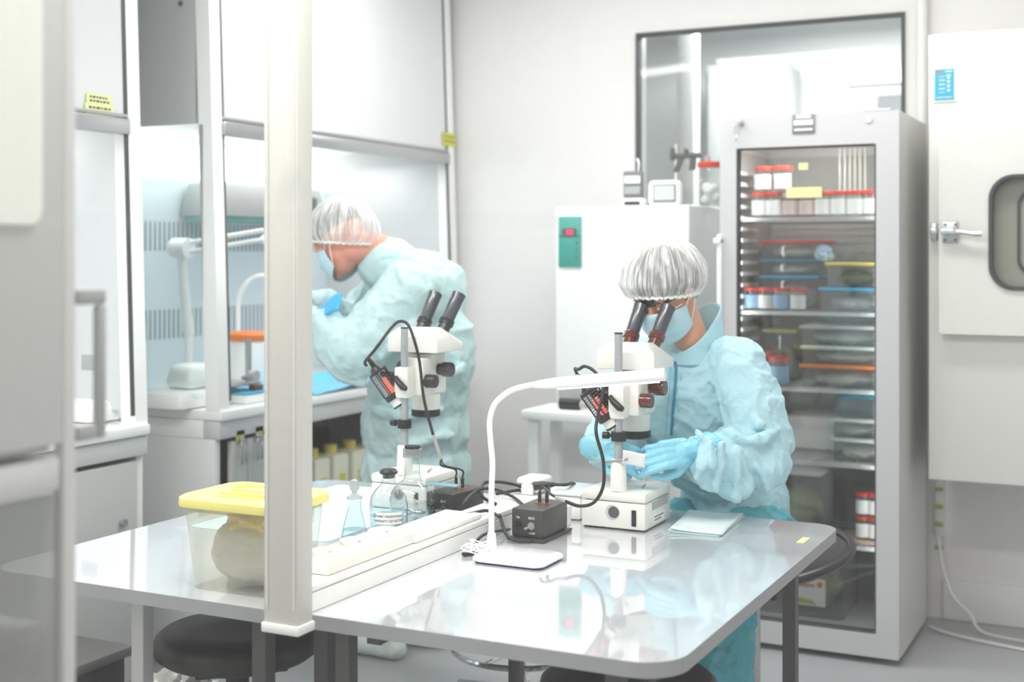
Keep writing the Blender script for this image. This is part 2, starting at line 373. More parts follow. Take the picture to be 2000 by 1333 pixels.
# ================================================================ laminar flow benches on the left
FX = -2.93; LEAN = .032
HUPW = mat('bench_glossy_white', (222, 224, 226), .08, coat=.8)
HGREY = mat('bench_side_grey', (188, 190, 190), .5)
HIN = mat('bench_inner_blue_white', (218, 230, 236), .4)
TUBE = mat('tube_light', (255, 255, 255), .4, emit=(255, 255, 250), estr=2.2)
def fx(z): return FX-LEAN*(z-.9)
def flow_bench(Y0, Y1, label, cupboard, RZ=1.89):
    t = thing('clean_bench', label, 'clean bench', (-3.3, (Y0+Y1)/2, 0), 'laminar flow clean benches on the left')
    BXk = -3.66
    for n, (a, bb) in {'post': (Y0, Y0+.055), 'post2': (Y1-.055, Y1)}.items():
        MB().prism([(fx(.9)-.06, .9), (fx(.9), .9), (fx(2.88), 2.88), (fx(2.88)-.06, 2.88)], a, bb, 'y').build('post', WHITE, t, smooth=0)
        pr = [(fx(.93)+.004, .93), (fx(.93)+.010, .93), (fx(2.88)+.010, 2.88), (fx(2.88)+.004, 2.88)]
        g0, g1 = ((bb, bb+.014) if a == Y0 else (a-.014, a))
        MB().prism([(p[0]-.012, p[1]) for p in pr], g0, g1, 'y').build('gasket', GASK, t, smooth=0)
    MB().prism([(fx(1.92)-.012, RZ+.04), (fx(1.92)-.004, RZ+.04), (fx(2.88)-.004, 2.88), (fx(2.88)-.012, 2.88)], Y0+.07, Y1-.07, 'y').build('upper_panel', HUPW, t, smooth=0)
    b = MB(); b.box((fx(1.9)-.03, Y0+.056, RZ-.025), (fx(1.9)+.012, Y1-.056, RZ+.025), .004); b.box((fx(1.9)-.025, Y0+.056, RZ+.028), (fx(1.9)+.004, Y1-.056, RZ+.04), .003); b.build('sash_rail', STEEL, t)
    MB().box((BXk, Y0, 1.905), (fx(2)-.07, Y0+.03, 2.88)).build('upper_side_panel', HGREY, t, smooth=0)
    MB().box((BXk, Y0+.03, 1.93), (-3.02, Y1-.03, 1.99)).build('plenum', WHITE, t, smooth=0)
    MB().box((BXk, Y0, .94), (fx(.95)-.07, Y0+.006, 1.90)).build('side_glass', GLASS, t, smooth=0)
    MB().box((BXk, Y1-.03, .94), (fx(.95)-.08, Y1, 2.88)).build('end_panel', mat('end_panel_grey', (206, 208, 210), .3), t, smooth=0)
    MB().box((BXk-.04, Y0, .9), (BXk, Y1, 2.88)).build('back_panel', HIN, t, smooth=0)
    nn = int((Y1-Y0-.2)/.028)
    for z0, z1 in ((1.46, 1.58), (1.10, 1.22)):
        b = MB()
        for k in range(nn):
            yy = Y0+.1+k*.028; b.box((BXk, yy, z0), (BXk+.002, yy+.010, z1))
        b.build('air_slots', mat('slot_grey', (150, 158, 164), .6), t, smooth=0)
    b = MB()
    b.box((-3.655, Y0+.04, 1.76), (-3.60, Y1-.04, 1.90), .01)
    b.build('tube_lamp', TUBE, t)
    for xx, zz in ((-3.1, 2.33), (-3.1, 2.75), (-3.5, 2.33), (-3.5, 2.75)): MB().cyl((xx, Y0-.006, zz), (xx, Y0, zz), .009, seg=12).build('bolt', DARKG, t)
    MB().box((BXk, Y0, .865), (FX+.012, Y1, .9), .005).build('worktop', mat('bench_worktop', (240, 242, 243), .2), t)
    MB().box((-3.0, Y0+.0, .80), (FX, Y1, .863), .004).build('apron', GREYP, t)
    MB().box((BXk, Y0, .05), (FX-.02, Y0+.03, .80), .003).build('lower_side_panel', mat('bench_lower_white', (226, 227, 226), .5), t)
    MB().box((BXk, Y0, .801), (-3.001, Y0+.03, .864), .002).build('side_rail', WHITE, t)
    MB().box((BXk, Y1-.03, .05), (FX-.02, Y1, .80), .003).build('lower_side_panel', mat('bench_lower_white', (226, 227, 226), .5), t)
    MB().box((BXk, Y0+.03, .05), (BXk+.02, Y1-.03, .80)).build('lower_back', DARKG, t, smooth=0)
    MB().box((BXk, Y0+.03, .05), (FX-.03, Y1-.03, .08)).build('lower_floor', MIDG, t, smooth=0)
    for yy in (Y0+.03, Y1-.09):
        for xx in (BXk+.02, FX-.09): MB().box((xx, yy, .0), (xx+.06, yy+.06, .05)).build('foot', DARKG, t, smooth=0)
    for (ya, yb, knob) in cupboard:
        dd = MB().box((FX-.026, ya, .09), (FX-.004, yb, .785), .004).build('door', mat('bench_door_grey', (184, 186, 184), .45), t)
        kb = MB().cyl((FX-.004, knob, .60), (FX+.010, knob, .60), .012, seg=16).build('lock', STEEL, dd)
    return t
hA = flow_bench(1.95, 3.262, 'nearer clean bench with pale yellow labels on its raised sash', [(1.99, 2.62, 2.55), (2.63, 3.22, 3.15)], 1.852)
yb0 = on_x(455, 900, FX).y; yb1 = on_x(516, 900, FX).y
hB = flow_bench(3.62, 5.36, 'farther clean bench where the bending worker stands', [(yb0, (yb0+yb1)/2, (yb0+yb1)/2-.05), ((yb0+yb1)/2+.004, yb1+.12, yb1-.03)])
# labels on the sash fronts
for (x0, y0, x1, y1, h) in ((168, 188, 216, 203, hA), (165, 208, 221, 226, hA), (864, 262, 889, 284, hB)):
    a = on_x(x0, y1, fx(2.0)); c = on_x(x1, y0, fx(2.0)); lab = MB().box((a.x+.001, a.y, a.z), (a.x+.004, c.y, c.z)).build('label', LABY if h is hA else LABG, h, smooth=0, label='pale yellow printed label')
    b = MB()
    for k in range(2):
        zz = a.z+(c.z-a.z)*(.35+.35*k); L0 = c.y-a.y; yy = a.y+L0*.12
        while yy < c.y-L0*.15:
            q = random.uniform(.006, .016); b.box((a.x+.004, yy, zz-.003), (a.x+.0045, yy+q, zz+.003)); yy += q+.005
    b.build('print', INK, lab, smooth=0)
# keys and tags on the cupboard doors of the far bench
for (px, py) in ((472, 853), (509, 845)):
    a = on_x(px, py, FX); MB().box((FX-.003, a.y-.028, a.z-.018), (FX+.0, a.y+.016, a.z+.022)).build('inspection_tag', LABG, hB, smooth=0, label='yellow tag on the cupboard door')
for i, (px, py) in enumerate(((477, 880), (508, 872))):
    a = on_x(px, py, FX+.02); t = thing('key_bunch', 'bunch of keys hanging in the %s lock of the far bench cupboard' % ('left' if i == 0 else 'right'), 'keys', a, 'keys in the cupboard locks')
    MB().cyl((FX-.003, a.y, a.z+.035), (FX+.03, a.y, a.z+.035), .006, seg=12).box((FX+.008, a.y-.012, a.z+.022), (FX+.012, a.y+.012, a.z+.048), .001).build('key', STEEL, t)
    MB().tube([(FX+.02, a.y+.016*math.cos(k*PI/8), a.z+.015+.016*math.sin(k*PI/8)) for k in range(16)], .0015, 6, closed=True).build('ring', STEEL, t)
    MB().box((FX+.016, a.y-.014, a.z-.05), (FX+.020, a.y-.004, a.z), .001).box((FX+.022, a.y+.002, a.z-.045), (FX+.026, a.y+.014, a.z+.002), .001).build('spare_key', STEEL, t)
# canisters on the open shelf under the far bench
sy0 = on_x(560, 900, -3.06).y; sy1 = 5.3
MB().box((-3.6, sy0-.1, .40), (-2.98, sy1, .425), .003).build('shelf', MIDG, hB)
MB().box((-3.6, sy0-.1, .085), (-3.2, sy1, .36)).build('drawer_block', DARKG, hB, smooth=0)
CAN = mat('canister_white', (226, 226, 208), .4)
def canister():
    t = thing('canister', 'white square canister', 'canister', (0, 0, 0), 'white canisters under the far bench')
    MB().box((-.06, -.055, 0), (.06, .055, .2), .015).build('body', CAN, t)
    MB().cyl((0, 0, .2), (0, 0, .235), .028, seg=20).build('cap', mat('canister_cap_yellow', (212, 196, 96), .4), t)
    MB().box((.0605, -.022, .07), (.0615, .022, .12)).build('label', LABG, t, smooth=0)
    return t
c0 = canister(); cans = [c0]+[copy_tree(c0) for _ in range(5)]
lab = ['white canister with yellow cap under the far bench, nearest the column', 'white canister, second from the column under the far bench', 'white canister, third from the column on the low shelf', 'white canister, fourth from the column on the low shelf', 'white canister, fifth from the column on the low shelf', 'white canister at the far end of the low shelf']
for i, c in enumerate(cans):
    yy = on_x(600+i*37, 900, -3.1).y; c.location = (-3.08, min(yy, 5.28), .426); c['label'] = lab[i]
# things inside the benches
t = thing('magnifier_lamp', 'white jointed magnifier lamp standing inside the far bench', 'lamp', (-3.45, 3.85, .9))
bs = on_x(370, 690, -3.45); j1 = on_x(368, 650, -3.45); j2 = on_x(352, 485, -3.45); j3 = on_x(515, 458, -3.1)
MB().lathe([(.075, .9), (.08, .905), (.075, .93), (.03, .95), (.02, .99)], (j1.x, j1.y, 0)).build('base', PLASW, t)
MB().cyl((j1.x, j1.y, .97), j1, .016, seg=16).build('post', PLASW, t)
b = MB(); b.capsule(j1+V((0, 0, 0)), .022, j2, .017); b.build('lower_arm', PLASW, t)
MB().cyl(j2-V((.03, 0, 0)), j2+V((.045, 0, 0)), .04, seg=28).build('joint', PLASW, t)
d = (j3-j2); b = MB(); b.cyl(j2+V((0, 0, .016)), j3+V((0, 0, .016)), .009).cyl(j2-V((0, 0, .02)), j3-V((0, 0, .02)), .009); b.build('upper_arm', PLASW, t)
h = j3+V((.03, .1, -.02)); MB().lathe([(.09, .02), (.1, .0), (.09, -.02), (.07, -.02), (.07, .02)], h, cap0=False, cap1=False).build('lens_ring', PLASW, t)
# gooseneck lamp in the far bench
bs = on_x(465, 660, -3.5); t = thing('gooseneck_lamp', 'white gooseneck lamp arching beside the orange lidded jar', 'lamp', (bs.x, bs.y, .9))
top = on_x(492, 545, -3.45); end = on_x(520, 540, -3.4)
MB().lathe([(.06, .9), (.06, .915), (.02, .92), (.012, .95)], (bs.x, bs.y, 0)).build('base', PLASW, t)
MB().cord([(bs.x, bs.y, .93), bs+V((0, 0, .05)), on_x(466, 590, -3.5), on_x(474, 565, -3.48), top, end, end+V((.02, .12, -.05))], .011, 12).build('neck', PLASW, t)
MB().cyl(end+V((.02, .12, -.03)), end+V((.03, .16, -.09)), .02, .04).build('lamp_shade', PLASW, t)
# orange lidded jar
c = on_x(487, 690, -3.3); r = .075
t = thing('sample_jar', 'white jar with an orange lid on the far bench worktop', 'jar', (c.x, c.y, .9))
MB().lathe([(r*.85, .901), (r, .92), (r, 1.09), (r*.95, 1.1)], (c.x, c.y, 0)).build('body', PLASW, t)
MB().lathe([(r*1.06, 1.1), (r*1.1, 1.105), (r*1.1, 1.125), (r*.9, 1.135), (.001, 1.137)], (c.x, c.y, 0)).build('lid', ORANGE, t)
# blue tray under the jar region
c = on_x(492, 745, -3.02)
t = thing('instrument_tray', 'white tray with blue rims on the far bench worktop below the orange jar', 'tray', (c.x, c.y, .9))
MB().box((c.x-.12, c.y-.1, .901), (c.x+.05, c.y+.28, .935), .006).build('body', PLASW, t)
MB().box((c.x-.122, c.y-.102, .936), (c.x+.052, c.y+.282, .943), .003).build('rim', BLUEP, t)
b = MB(); b.box((c.x+.0, c.y-.02, .9435), (c.x+.03, c.y+.03, .963), .003); b.build('clip', mat('brown_clip', (110, 70, 40), .5), t)
# blue cloth on the right of the bench
c = on_x(650, 735, -3.08)
def fcl(u, v):
    return V((c.x-.16+.32*u, c.y-.35+.75*v, .903+.035*abs(noise.noise(V((u*3, v*4, 1.3))))+.06*math.exp(-((u-.6)**2+(v-.35)**2)*18)))
MB().grid(fcl, 20, 30).build('blue_wrap', mat('blue_wrap', (96, 190, 232), .7), solid=.002, base=(c.x, c.y, .9), label='crumpled bright blue wrap on the worktop before the bending worker', cat='wrap')
# second stereo microscope, white machine on the bench seen through the side glass
c = on_x(352, 725, -3.14)
t = thing('bench_instrument', 'white rounded instrument with a steel stage on the far bench, under the magnifier lamp', 'instrument', (c.x, c.y, .9))
MB().box((c.x-.12, c.y-.12, .901), (c.x+.10, c.y+.24, .96), .02, taper=(.9, .92)).build('base', PLASW, t)
MB().box((c.x-.09, c.y+.0, .961), (c.x+.05, c.y+.18, 1.05), .03, 4, taper=(.8, .75)).build('housing', PLASW, t)
MB().box((c.x+.0, c.y+.10, .963), (c.x+.13, c.y+.30, .975), .003).build('stage', STEEL, t)
b = MB(); b.cyl((c.x+.1, c.y+.26, .976), (c.x+.1, c.y+.26, 1.13), .012); b.build('stage_post', STEEL, t)
b = MB(); b.cyl((c.x+.14, c.y+.22, 1.0), (c.x+.17, c.y+.22, 1.0), .02).cyl((c.x+.105, c.y+.22, .99), (c.x+.14, c.y+.22, 1.0), .008); b.build('knob', MIDG, t)
# equipment in the nearer bench seen in the gap between posts
c = on_x(205, 735, -3.15)
t = thing('bench_instrument', 'pale instrument with a slim column inside the nearer bench', 'instrument', (c.x, c.y, .9))
MB().box((c.x-.1, c.y-.16, .901), (c.x+.1, c.y+.1, .97), .02, taper=(.9, .9)).build('base', PLASW, t)
MB().cyl((c.x, c.y-.02, .97), (c.x, c.y-.02, 1.27), .012).build('column', STEEL, t)
MB().box((c.x-.05, c.y-.07, 1.05), (c.x+.05, c.y+.05, 1.13), .015).build('head', MIDG, t)
MB().box((c.x-.03, c.y-.03, 1.02), (c.x+.03, c.y+.02, 1.05), .005).build('objective', LABY, t)
# control box on the far bench's rear wall
t = thing('wall_instrument', 'dark grey instrument box mounted at the back of the far bench', 'instrument', (-3.5, 4.7, 1.62))
MB().box((-3.655, 4.25, 1.60), (-3.42, 5.0, 1.745), .012, taper=(.8, .92)).build('body', mat('instrument_grey', (166, 168, 169), .45), t)
MB().box((-3.62, 4.25, 1.585), (-3.43, 4.98, 1.599), .002).build('trim', TEALP, t)
MB().box((-3.419, 4.8, 1.64), (-3.415, 4.9, 1.70)).build('display', DARKG, t, smooth=0)
# clutter below the near side of the left table
t = thing('storage_box', 'black crate on the floor at the left under the table', 'box', (-2.75, 2.55, 0))
MB().box((-2.9, 2.35, .001), (-2.64, 2.85, .30), .01).build('body', BLACK, t)
MB().box((-2.915, 2.33, .301), (-2.625, 2.87, .33), .006).build('lid', DARKG, t)
def crumple(name, c, r, m, seed, **kw):
    bm = bmesh.new(); bmesh.ops.create_icosphere(bm, subdivisions=5, radius=1)
    for v in bm.verts:
        d = v.co.normalized(); n = noise.noise(d*2.2+V((seed, 0, 0)))*.35+abs(noise.noise(d*6+V((seed, 3, 0))))*.3
        v.co = V((d.x*r[0], d.y*r[1], max(d.z, -.75)*r[2]))*(1+n)+V(c)
    mb = MB(); mb.bm.free(); mb.bm = bm
    lo = min(v.co.z for v in bm.verts)
    for v in bm.verts: v.co.z += -lo+.002
    return mb.build(name, m, smooth=25, **kw)
c = on_z(345, 1400, 0)
crumple('waste_bag', (-2.32, 2.66, 0), (.17, .2, .15), mat('silver_film_bag', (190, 190, 184), .18, metal=.35), 2, label='crumpled silvery plastic bag on the floor under the left table', cat='bag')

# ================================================================ along the back wall
# white thermostat cabinet
x0 = on_y(1085, 500, 4.82).x; x1 = on_y(1345, 500, 4.82).x; zt = on_y(1200, 402, 4.82).z
t = thing('incubator', 'white thermostat cabinet with a green control panel, left of the tall glass-door refrigerator', 'incubator', ((x0+x1)/2, 5.1, 0))
MB().box((x0, 4.84, .06), (x1, 5.38, zt), .01).build('body', mat('incubator_side_grey', (206, 208, 210), .4), t)
MB().box((x0, 4.82, .07), (x1, 4.839, zt-.002), .006).build('door', mat('incubator_white', (234, 235, 235), .3), t)
[MB().cyl((xx, yy, 0), (xx, yy, .06), .02, seg=12).build('foot', DARKG, t) for xx in (x0+.05, x1-.05) for yy in (4.9, 5.3)]
a = on_y(1092, 521, 4.82); c = on_y(1136, 423, 4.82)
pn = MB().box((a.x, 4.812, a.z), (c.x, 4.8195, c.z), .002).build('control_panel', TEALP, t)
MB().box((a.x, 4.8105, a.z+(c.z-a.z)*.60), (c.x, 4.8118, a.z+(c.z-a.z)*.615)).build('seam', mat('teal_dark', (40, 120, 110), .5), pn, smooth=0)
m1 = on_y(1098, 462, 4.81); m2 = on_y(1126, 446, 4.81)
MB().box((m1.x, 4.809, m1.z), (m2.x, 4.8118, m2.z)).build('display', DARKG, pn, smooth=0)
b = MB()
for px in (1109, 1116): 
    q = on_y(px, 454, 4.808); b.prism([(q.x-.005, q.z-.009), (q.x+.005, q.z-.009), (q.x+.005, q.z+.009), (q.x-.005, q.z+.009)], 4.8072, 4.8088, 'y')
b.build('led_digits', mat('red_led', (255, 40, 80), .4, emit=(255, 30, 80), estr=1.6), pn, smooth=0)
b = MB()
for py in (474, 488, 503): q = on_y(1126, py, 4.81); b.cyl((q.x, 4.8119, q.z), (q.x, 4.8095, q.z), .007, seg=16)
b.build('button', mat('button_grey_green', (90, 130, 125), .4), pn)
# things on top of the cabinet
def on_top(px, py, Y=4.95): return on_y(px, py, Y)
a = on_top(1219, 398); c = on_top(1255, 334)
t = thing('hygrometer', 'grey and white clip-on meter standing at the left on the white thermostat cabinet', 'meter', ((a.x+c.x)/2, 4.95, zt))
MB().box((a.x-.008, 4.93, zt+.001), (c.x+.008, 4.99, zt+.035), .012).build('base', PLASW, t)
MB().box((a.x, 4.94, zt+.036), (c.x, 4.97, c.z), .003).build('body', mat('meter_grey', (120, 122, 124), .5), t)
b = MB(); b.box((a.x+.006, 4.936, c.z-.05), (c.x-.006, 4.9395, c.z-.02), .001); b.build('display', PAPER, t, smooth=0)
b = MB(); b.box((a.x+.006, 4.936, zt+.05), (c.x-.006, 4.9395, c.z-.062), .001); b.build('plate', MIDG, t, smooth=0)
b = MB(); b.box((a.x+.01, 4.926, zt+.008), (c.x-.004, 4.9295, zt+.02)); b.build('slot', BLACK, t, smooth=0)
MB().cord([(c.x-.02, 4.955, c.z), (c.x-.018, 4.955, c.z+.03), (c.x-.03, 4.97, c.z+.05)], .004, 8).build('probe_wire', PLASW, t)
a = on_top(1270, 398); c = on_top(1330, 352)
t = thing('thermometer_display', 'white rounded digital display standing right of the grey meter', 'display', ((a.x+c.x)/2, 4.95, zt))
pts = rrect(a.x, zt+.001, c.x, c.z, .018)
MB().prism(pts, 4.93, 4.965, 'y', bev=.004).build('body', PLASW, t)
MB().prism(rrect(a.x+.02, zt+.016, c.x-.014, c.z-.016, .004), 4.926, 4.9295, 'y').build('bezel', DARKG, t, smooth=0)
MB().prism(rrect(a.x+.024, zt+.022, c.x-.018, c.z-.020, .003), 4.924, 4.9258, 'y').build('screen', mat('lcd', (200, 206, 204), .2), t, smooth=0)
# jar with red lid
a = on_top(1386, 398, 5.1); r = .045
t = thing('specimen_jar', 'clear jar with a red lid holding white balls on top of the thermostat cabinet', 'jar', (a.x, 5.1, zt))
MB().lathe([(r*.9, zt+.002), (r, zt+.01), (r, zt+.15), (r*.95, zt+.16)], (a.x, 5.1, 0), cap1=False).build('body', JARG, t)
MB().lathe([(r*1.05, zt+.16), (r*1.1, zt+.165), (r*1.1, zt+.18), (.001, zt+.182)], (a.x, 5.1, 0)).build('lid', RED, t)
b = MB(); [b.ball((a.x+dx, 5.1+dy, zt+.03+dz), .02, sub=2) for dx, dy, dz in ((-.016, 0, 0), (.018, .012, .004), (0, -.016, .035), (.01, .015, .045), (-.017, .01, .05))]; b.build('contents', PLASW, t)
MB().cyl((a.x-.01, 5.1, zt+.183), (a.x-.01, 5.1, zt+.205), .012, seg=16).build('knob', MIDG, t)
# dark clamp
a = on_top(1338, 305, 5.2)
t = thing('retort_clamp', 'dark grey lab clamp on a thin stand, left of the red lidded jar', 'clamp', (a.x, 5.2, zt))
MB().box((a.x-.05, 5.16, zt+.001), (a.x+.06, 5.28, zt+.012), .004).build('base', PLASW, t)
MB().cyl((a.x-.04, 5.2, zt+.012), (a.x-.04, 5.2, a.z+.05), .005, seg=12).build('rod', mat('rod_white', (225, 226, 226), .3), t)
b = MB(); b.box((a.x-.055, 5.19, a.z-.01), (a.x+.07, 5.21, a.z+.012), .004); b.box((a.x-.062, 5.185, a.z-.016), (a.x-.042, 5.215, a.z+.035), .004); b.box((a.x-.002, 5.188, a.z+.01), (a.x+.014, 5.212, a.z+.03), .003)
b.prism([(a.x-.05, a.z-.065), (a.x-.03, a.z-.065), (a.x-.005, a.z-.01), (a.x-.028, a.z-.01)], 5.192, 5.208, 'y'); b.prism([(a.x+.018, a.z-.06), (a.x+.044, a.z-.06), (a.x+.048, a.z-.01), (a.x+.024, a.z-.01)], 5.192, 5.208, 'y')
b.build('clamp_head', mat('clamp_dark', (88, 88, 88), .5), t)
# little white table with a device
a = on_z(1045, 795, .85); c = on_z(1160, 800, .85); 
t = thing('side_table', 'small white table standing before the thermostat cabinet', 'table', ((a.x+c.x)/2+.1, a.y+.05, 0))
tx0, ty0, tx1, ty1 = a.x, 4.50, a.x+.5, 4.78
MB().box((tx0, ty0, .815), (tx1, ty1, .85), .004).build('tabletop', WHITE, t)
for xx in (tx0+.02, tx1-.06):
    for yy in (ty0+.02, ty1-.06): MB().box((xx, yy, 0), (xx+.04, yy+.04, .815), .002).build('leg', WHITE, t, smooth=0)
t = thing('eyepiece_adapter', 'small black instrument lying on the white side table', 'instrument', (tx0+.17, 4.6, .85))
MB().cyl((tx0+.12, 4.6, .872), (tx0+.2, 4.6, .872), .021).build('barrel', BLACK, t)
MB().cyl((tx0+.205, 4.6, .872), (tx0+.225, 4.6, .872), .014).build('ring', MIDG, t)
MB().box((tx0+.08, 4.66, .851), (tx0+.28, 4.74, .93), .01).build('body', MIDG, t)

# ---------------------------------------------------------------- refrigerator
FY = 4.70; fx0 = on_y(1406, 500, FY).x; fx1 = on_y(1756, 500, FY).x; FZ = 1.95
fr = thing('refrigerator', 'tall grey glass-door refrigerator full of jars and boxes', 'refrigerator', ((fx0+fx1)/2, 5.0, 0))
gx0 = on_y(1438, 500, FY).x; gx1 = on_y(1711, 500, FY).x; gz0 = on_y(1711, 1240, FY).z; gz1 = on_y(1711, 280, FY).z
FB = 5.28; zb = .025
sg = mat('fridge_side_grey', (204, 203, 200), .35)
b = MB(); b.box((fx0, FY+.05, zb), (fx0+.03, FB, FZ)); b.box((fx1-.03, FY+.05, zb), (fx1, FB, FZ)); b.box((fx0+.03, FY+.05, FZ-.08), (fx1-.03, FB, FZ)); b.box((fx0+.03, FY+.05, zb), (fx1-.03, FB, gz0-.01)); b.box((fx0+.03, FB-.03, gz0-.01), (fx1-.03, FB, FZ-.08))
b.build('body', sg, fr, smooth=0)
o = rrect(fx0, zb, fx1, FZ, .006, 3); i = rrect(gx0, gz0, gx1, gz1, .006, 3)
dr = slab_frame(o, i, FY, FY+.045, 'door', mat('fridge_door_grey', (199, 199, 201), .35), fr, smooth=0)
o2 = rrect(gx0, gz0, gx1, gz1, .006, 3); i2 = rrect(gx0+.006, gz0+.006, gx1-.006, gz1-.006, .004, 3)
slab_frame(o2, i2, FY+.002, FY+.04, 'door_gasket', GASK, dr, smooth=0)
MB().box((gx0+.006, FY+.02, gz0+.006), (gx1-.006, FY+.026, gz1-.006)).build('door_glass', thin('fridge_glass', (228, 230, 230), .06), dr, smooth=0)
MB().box((fx0-.004, FY-.03, .9), (fx0+.012, FY-.002, 1.52), .006).build('door_handle', WHITE, dr)
a = on_y(1400, 472, FY); MB().box((fx0-.014, FY-.04, a.z-.01), (fx0+.012, FY-.002, a.z+.012), .004).build('handle_cap', WHITE, dr)
a = on_y(1548, 261, FY); c = on_y(1592, 222, FY)
lg = MB().box((a.x, FY-.006, a.z), (c.x, FY-.0005, c.z), .002).build('badge', mat('badge_grey', (135, 136, 138), .4), fr)
b = MB()
for k, (wd, z0, z1) in enumerate(((.32, .78, .95), (.42, .42, .68), (.4, .12, .22))):
    cx = (a.x+c.x)/2; ww = (c.x-a.x)*wd; hh = c.z-a.z; b.box((cx-ww, FY-.0085, a.z+hh*z0), (cx+ww, FY-.0065, a.z+hh*z1))
b.build('badge_mark', WHITE, lg, smooth=0)
a = on_y(1448, 240, FY); kb = MB().cyl((a.x, FY-.0005, a.z), (a.x, FY-.014, a.z), .010, seg=20).build('lock', STEEL, fr)
MB().box((a.x-.004, FY-.034, a.z-.008), (a.x+.004, FY-.0145, a.z+.008), .002).tube([(a.x-.008+.009*math.cos(k*PI/6), FY-.03, a.z-.03+.016*math.sin(k*PI/6)) for k in range(12)], .0022, 6, closed=True).box((a.x-.013, FY-.033, a.z-.075), (a.x-.006, FY-.029, a.z-.045), .001).build('key', CHROME, kb)
a = on_y(1697, 234, FY); MB().cyl((a.x, FY-.0005, a.z), (a.x, FY-.004, a.z), .012, seg=20).build('cover_cap', sg, fr)
b = MB(); b.box((fx1-.16, FY+.06, FZ), (fx1-.08, FY+.12, FZ+.014), .004).box((fx1-.13, FY+.02, FZ+.0), (fx1-.03, FY+.055, FZ+.01), .003); b.build('hinge', STEEL, fr)
for xx in (fx0+.05, fx1-.06):
    for yy in (FY+.09, FB-.06): MB().cyl((xx, yy, 0), (xx, yy, zb), .02, seg=16).build('foot', BLACK, fr)
INN = mat('fridge_inner_grey', (172, 173, 170), .5)
b = MB(); b.box((fx0+.031, FY+.06, gz0), (fx0+.036, FB-.031, gz1)).box((fx1-.036, FY+.06, gz0), (fx1-.031, FB-.031, gz1)).box((fx0+.037, FB-.036, gz0), (fx1-.037, FB-.031, gz1)).box((fx0+.037, FY+.06, gz0-.008), (fx1-.037, FB-.037, gz0)); b.build('liner', INN, fr, smooth=0)
b = MB()
for k in range(34):
    z = gz0+.25+k*.042; b.box((fx0+.037, FY+.08, z), (fx0+.062, FY+.30, z+.014)); 
b.build('shelf_rail', mat('rail_white', (222, 223, 224), .4), fr, smooth=0)
SHZ = [1.583, 1.234, .953, .684, .390]
for z in SHZ:
    b = MB(); b.box((fx0+.04, FY+.095, z-.014), (fx1-.04, FY+.105, z)).box((fx0+.04, FB-.05, z-.008), (fx1-.04, FB-.045, z))
    n = 26
    for k in range(n): xx = fx0+.05+(fx1-fx0-.1)*k/(n-1); b.cyl((xx, FY+.10, z-.004), (xx, FB-.05, z-.004), .0022, seg=6)
    for k in range(12): yy = FY+.12+.034*k; b.cyl((fx0+.04, yy, z-.006), (fx1-.04, yy, z-.006), .0018, seg=6)
    b.build('wire_shelf', mat('shelf_wire_white', (226, 228, 230), .35), fr, smooth=0)
MB().box((on_y(1536, 387, FY+.018).x, FY+.0165, on_y(1536, 387, FY+.018).z), (on_y(1605, 365, FY+.018).x, FY+.0195, on_y(1605, 365, FY+.018).z)).build('notice', LABY, fr, smooth=0, label='pale printed strip on the refrigerator glass')
MB().box((on_y(1560, 332, FY+.018).x, FY+.0165, on_y(1560, 332, FY+.018).z), (on_y(1578, 318, FY+.018).x, FY+.0195, on_y(1578, 318, FY+.018).z)).build('notice', LABY, fr, smooth=0, label='small pale sticker on the refrigerator glass')
# jars
def make_jar(name, lidm, labm, r, h, glass=JARG):
    t = thing(name, 'jar', 'jar')
    MB().lathe([(r*.9, 0), (r, .004), (r, h*.84), (r*.92, h*.86)], cap1=False, seg=24).build('body', glass, t)
    MB().lathe([(r*1.04, h*.84), (r*1.06, h*.845), (r*1.06, h*.985), (r*.98, h), (.001, h)], seg=24).build('lid', lidm, t)
    b = MB(); nn = 12
    b.grid(lambda u, v: V(((r+.0008)*math.cos(PI*(1.12+.76*u)), (r+.0008)*math.sin(PI*(1.12+.76*u)), h*(.1+.58*v))), nn, 1); b.build('label', labm, t)
    return t
LBLUE = mat('label_light_blue', (150, 190, 225), .6)
protoR = make_jar('sample_jar', RED, PAPER, .034, .095); protoB = make_jar('sample_jar', RED, LBLUE, .034, .095)
used = {}
def put_jar(proto, px, shelf, z, label, Yd=4.86, s=1):
    o = proto if proto not in used else copy_tree(proto)
    used[proto] = 1; p = on_y(px, 500, Yd); o.location = (p.x, Yd, z); o.scale = (s, s, s); o['label'] = label; o['group'] = shelf
    return o
z1 = SHZ[0]+.001
g1 = 'red lidded jars on the top shelf'
for px, lb in ((1486, 'red lidded jar at the left front of the top shelf, lower of its stack'), (1514, 'red lidded jar second from left on the top shelf, lower of its stack'), (1608, 'red lidded white-labelled jar just right of the pale strip on the top shelf'), (1638, 'red lidded jar in the middle of the right-hand row of the top shelf'), (1671, 'red lidded jar second from right on the top shelf'), (1702, 'red lidded jar at the right end of the top shelf')):
    put_jar(protoR, px, g1, z1, lb)
for px, lb in ((1492, 'red lidded jar in the upper row at left on the top shelf'), (1530, 'red lidded jar in the upper row, right of its neighbour, on the top shelf')):
    put_jar(protoR, px, g1, z1+.097, lb, 4.86)
PINK = thin('pinkish_plastic', (225, 205, 200), .05, milk=.25, milk_rgb=(220, 190, 185))
protoP = make_jar('sample_jar', mat('pale_lid', (214, 206, 198), .5), mat('pinkish_label', (214, 196, 190), .6), .034, .09, PINK)
for px, lb in ((1545, 'pale pinkish jar behind the strip on the top shelf, left one'), (1577, 'pale pinkish jar behind the strip on the top shelf, right one')): put_jar(protoP, px, g1, z1, lb)
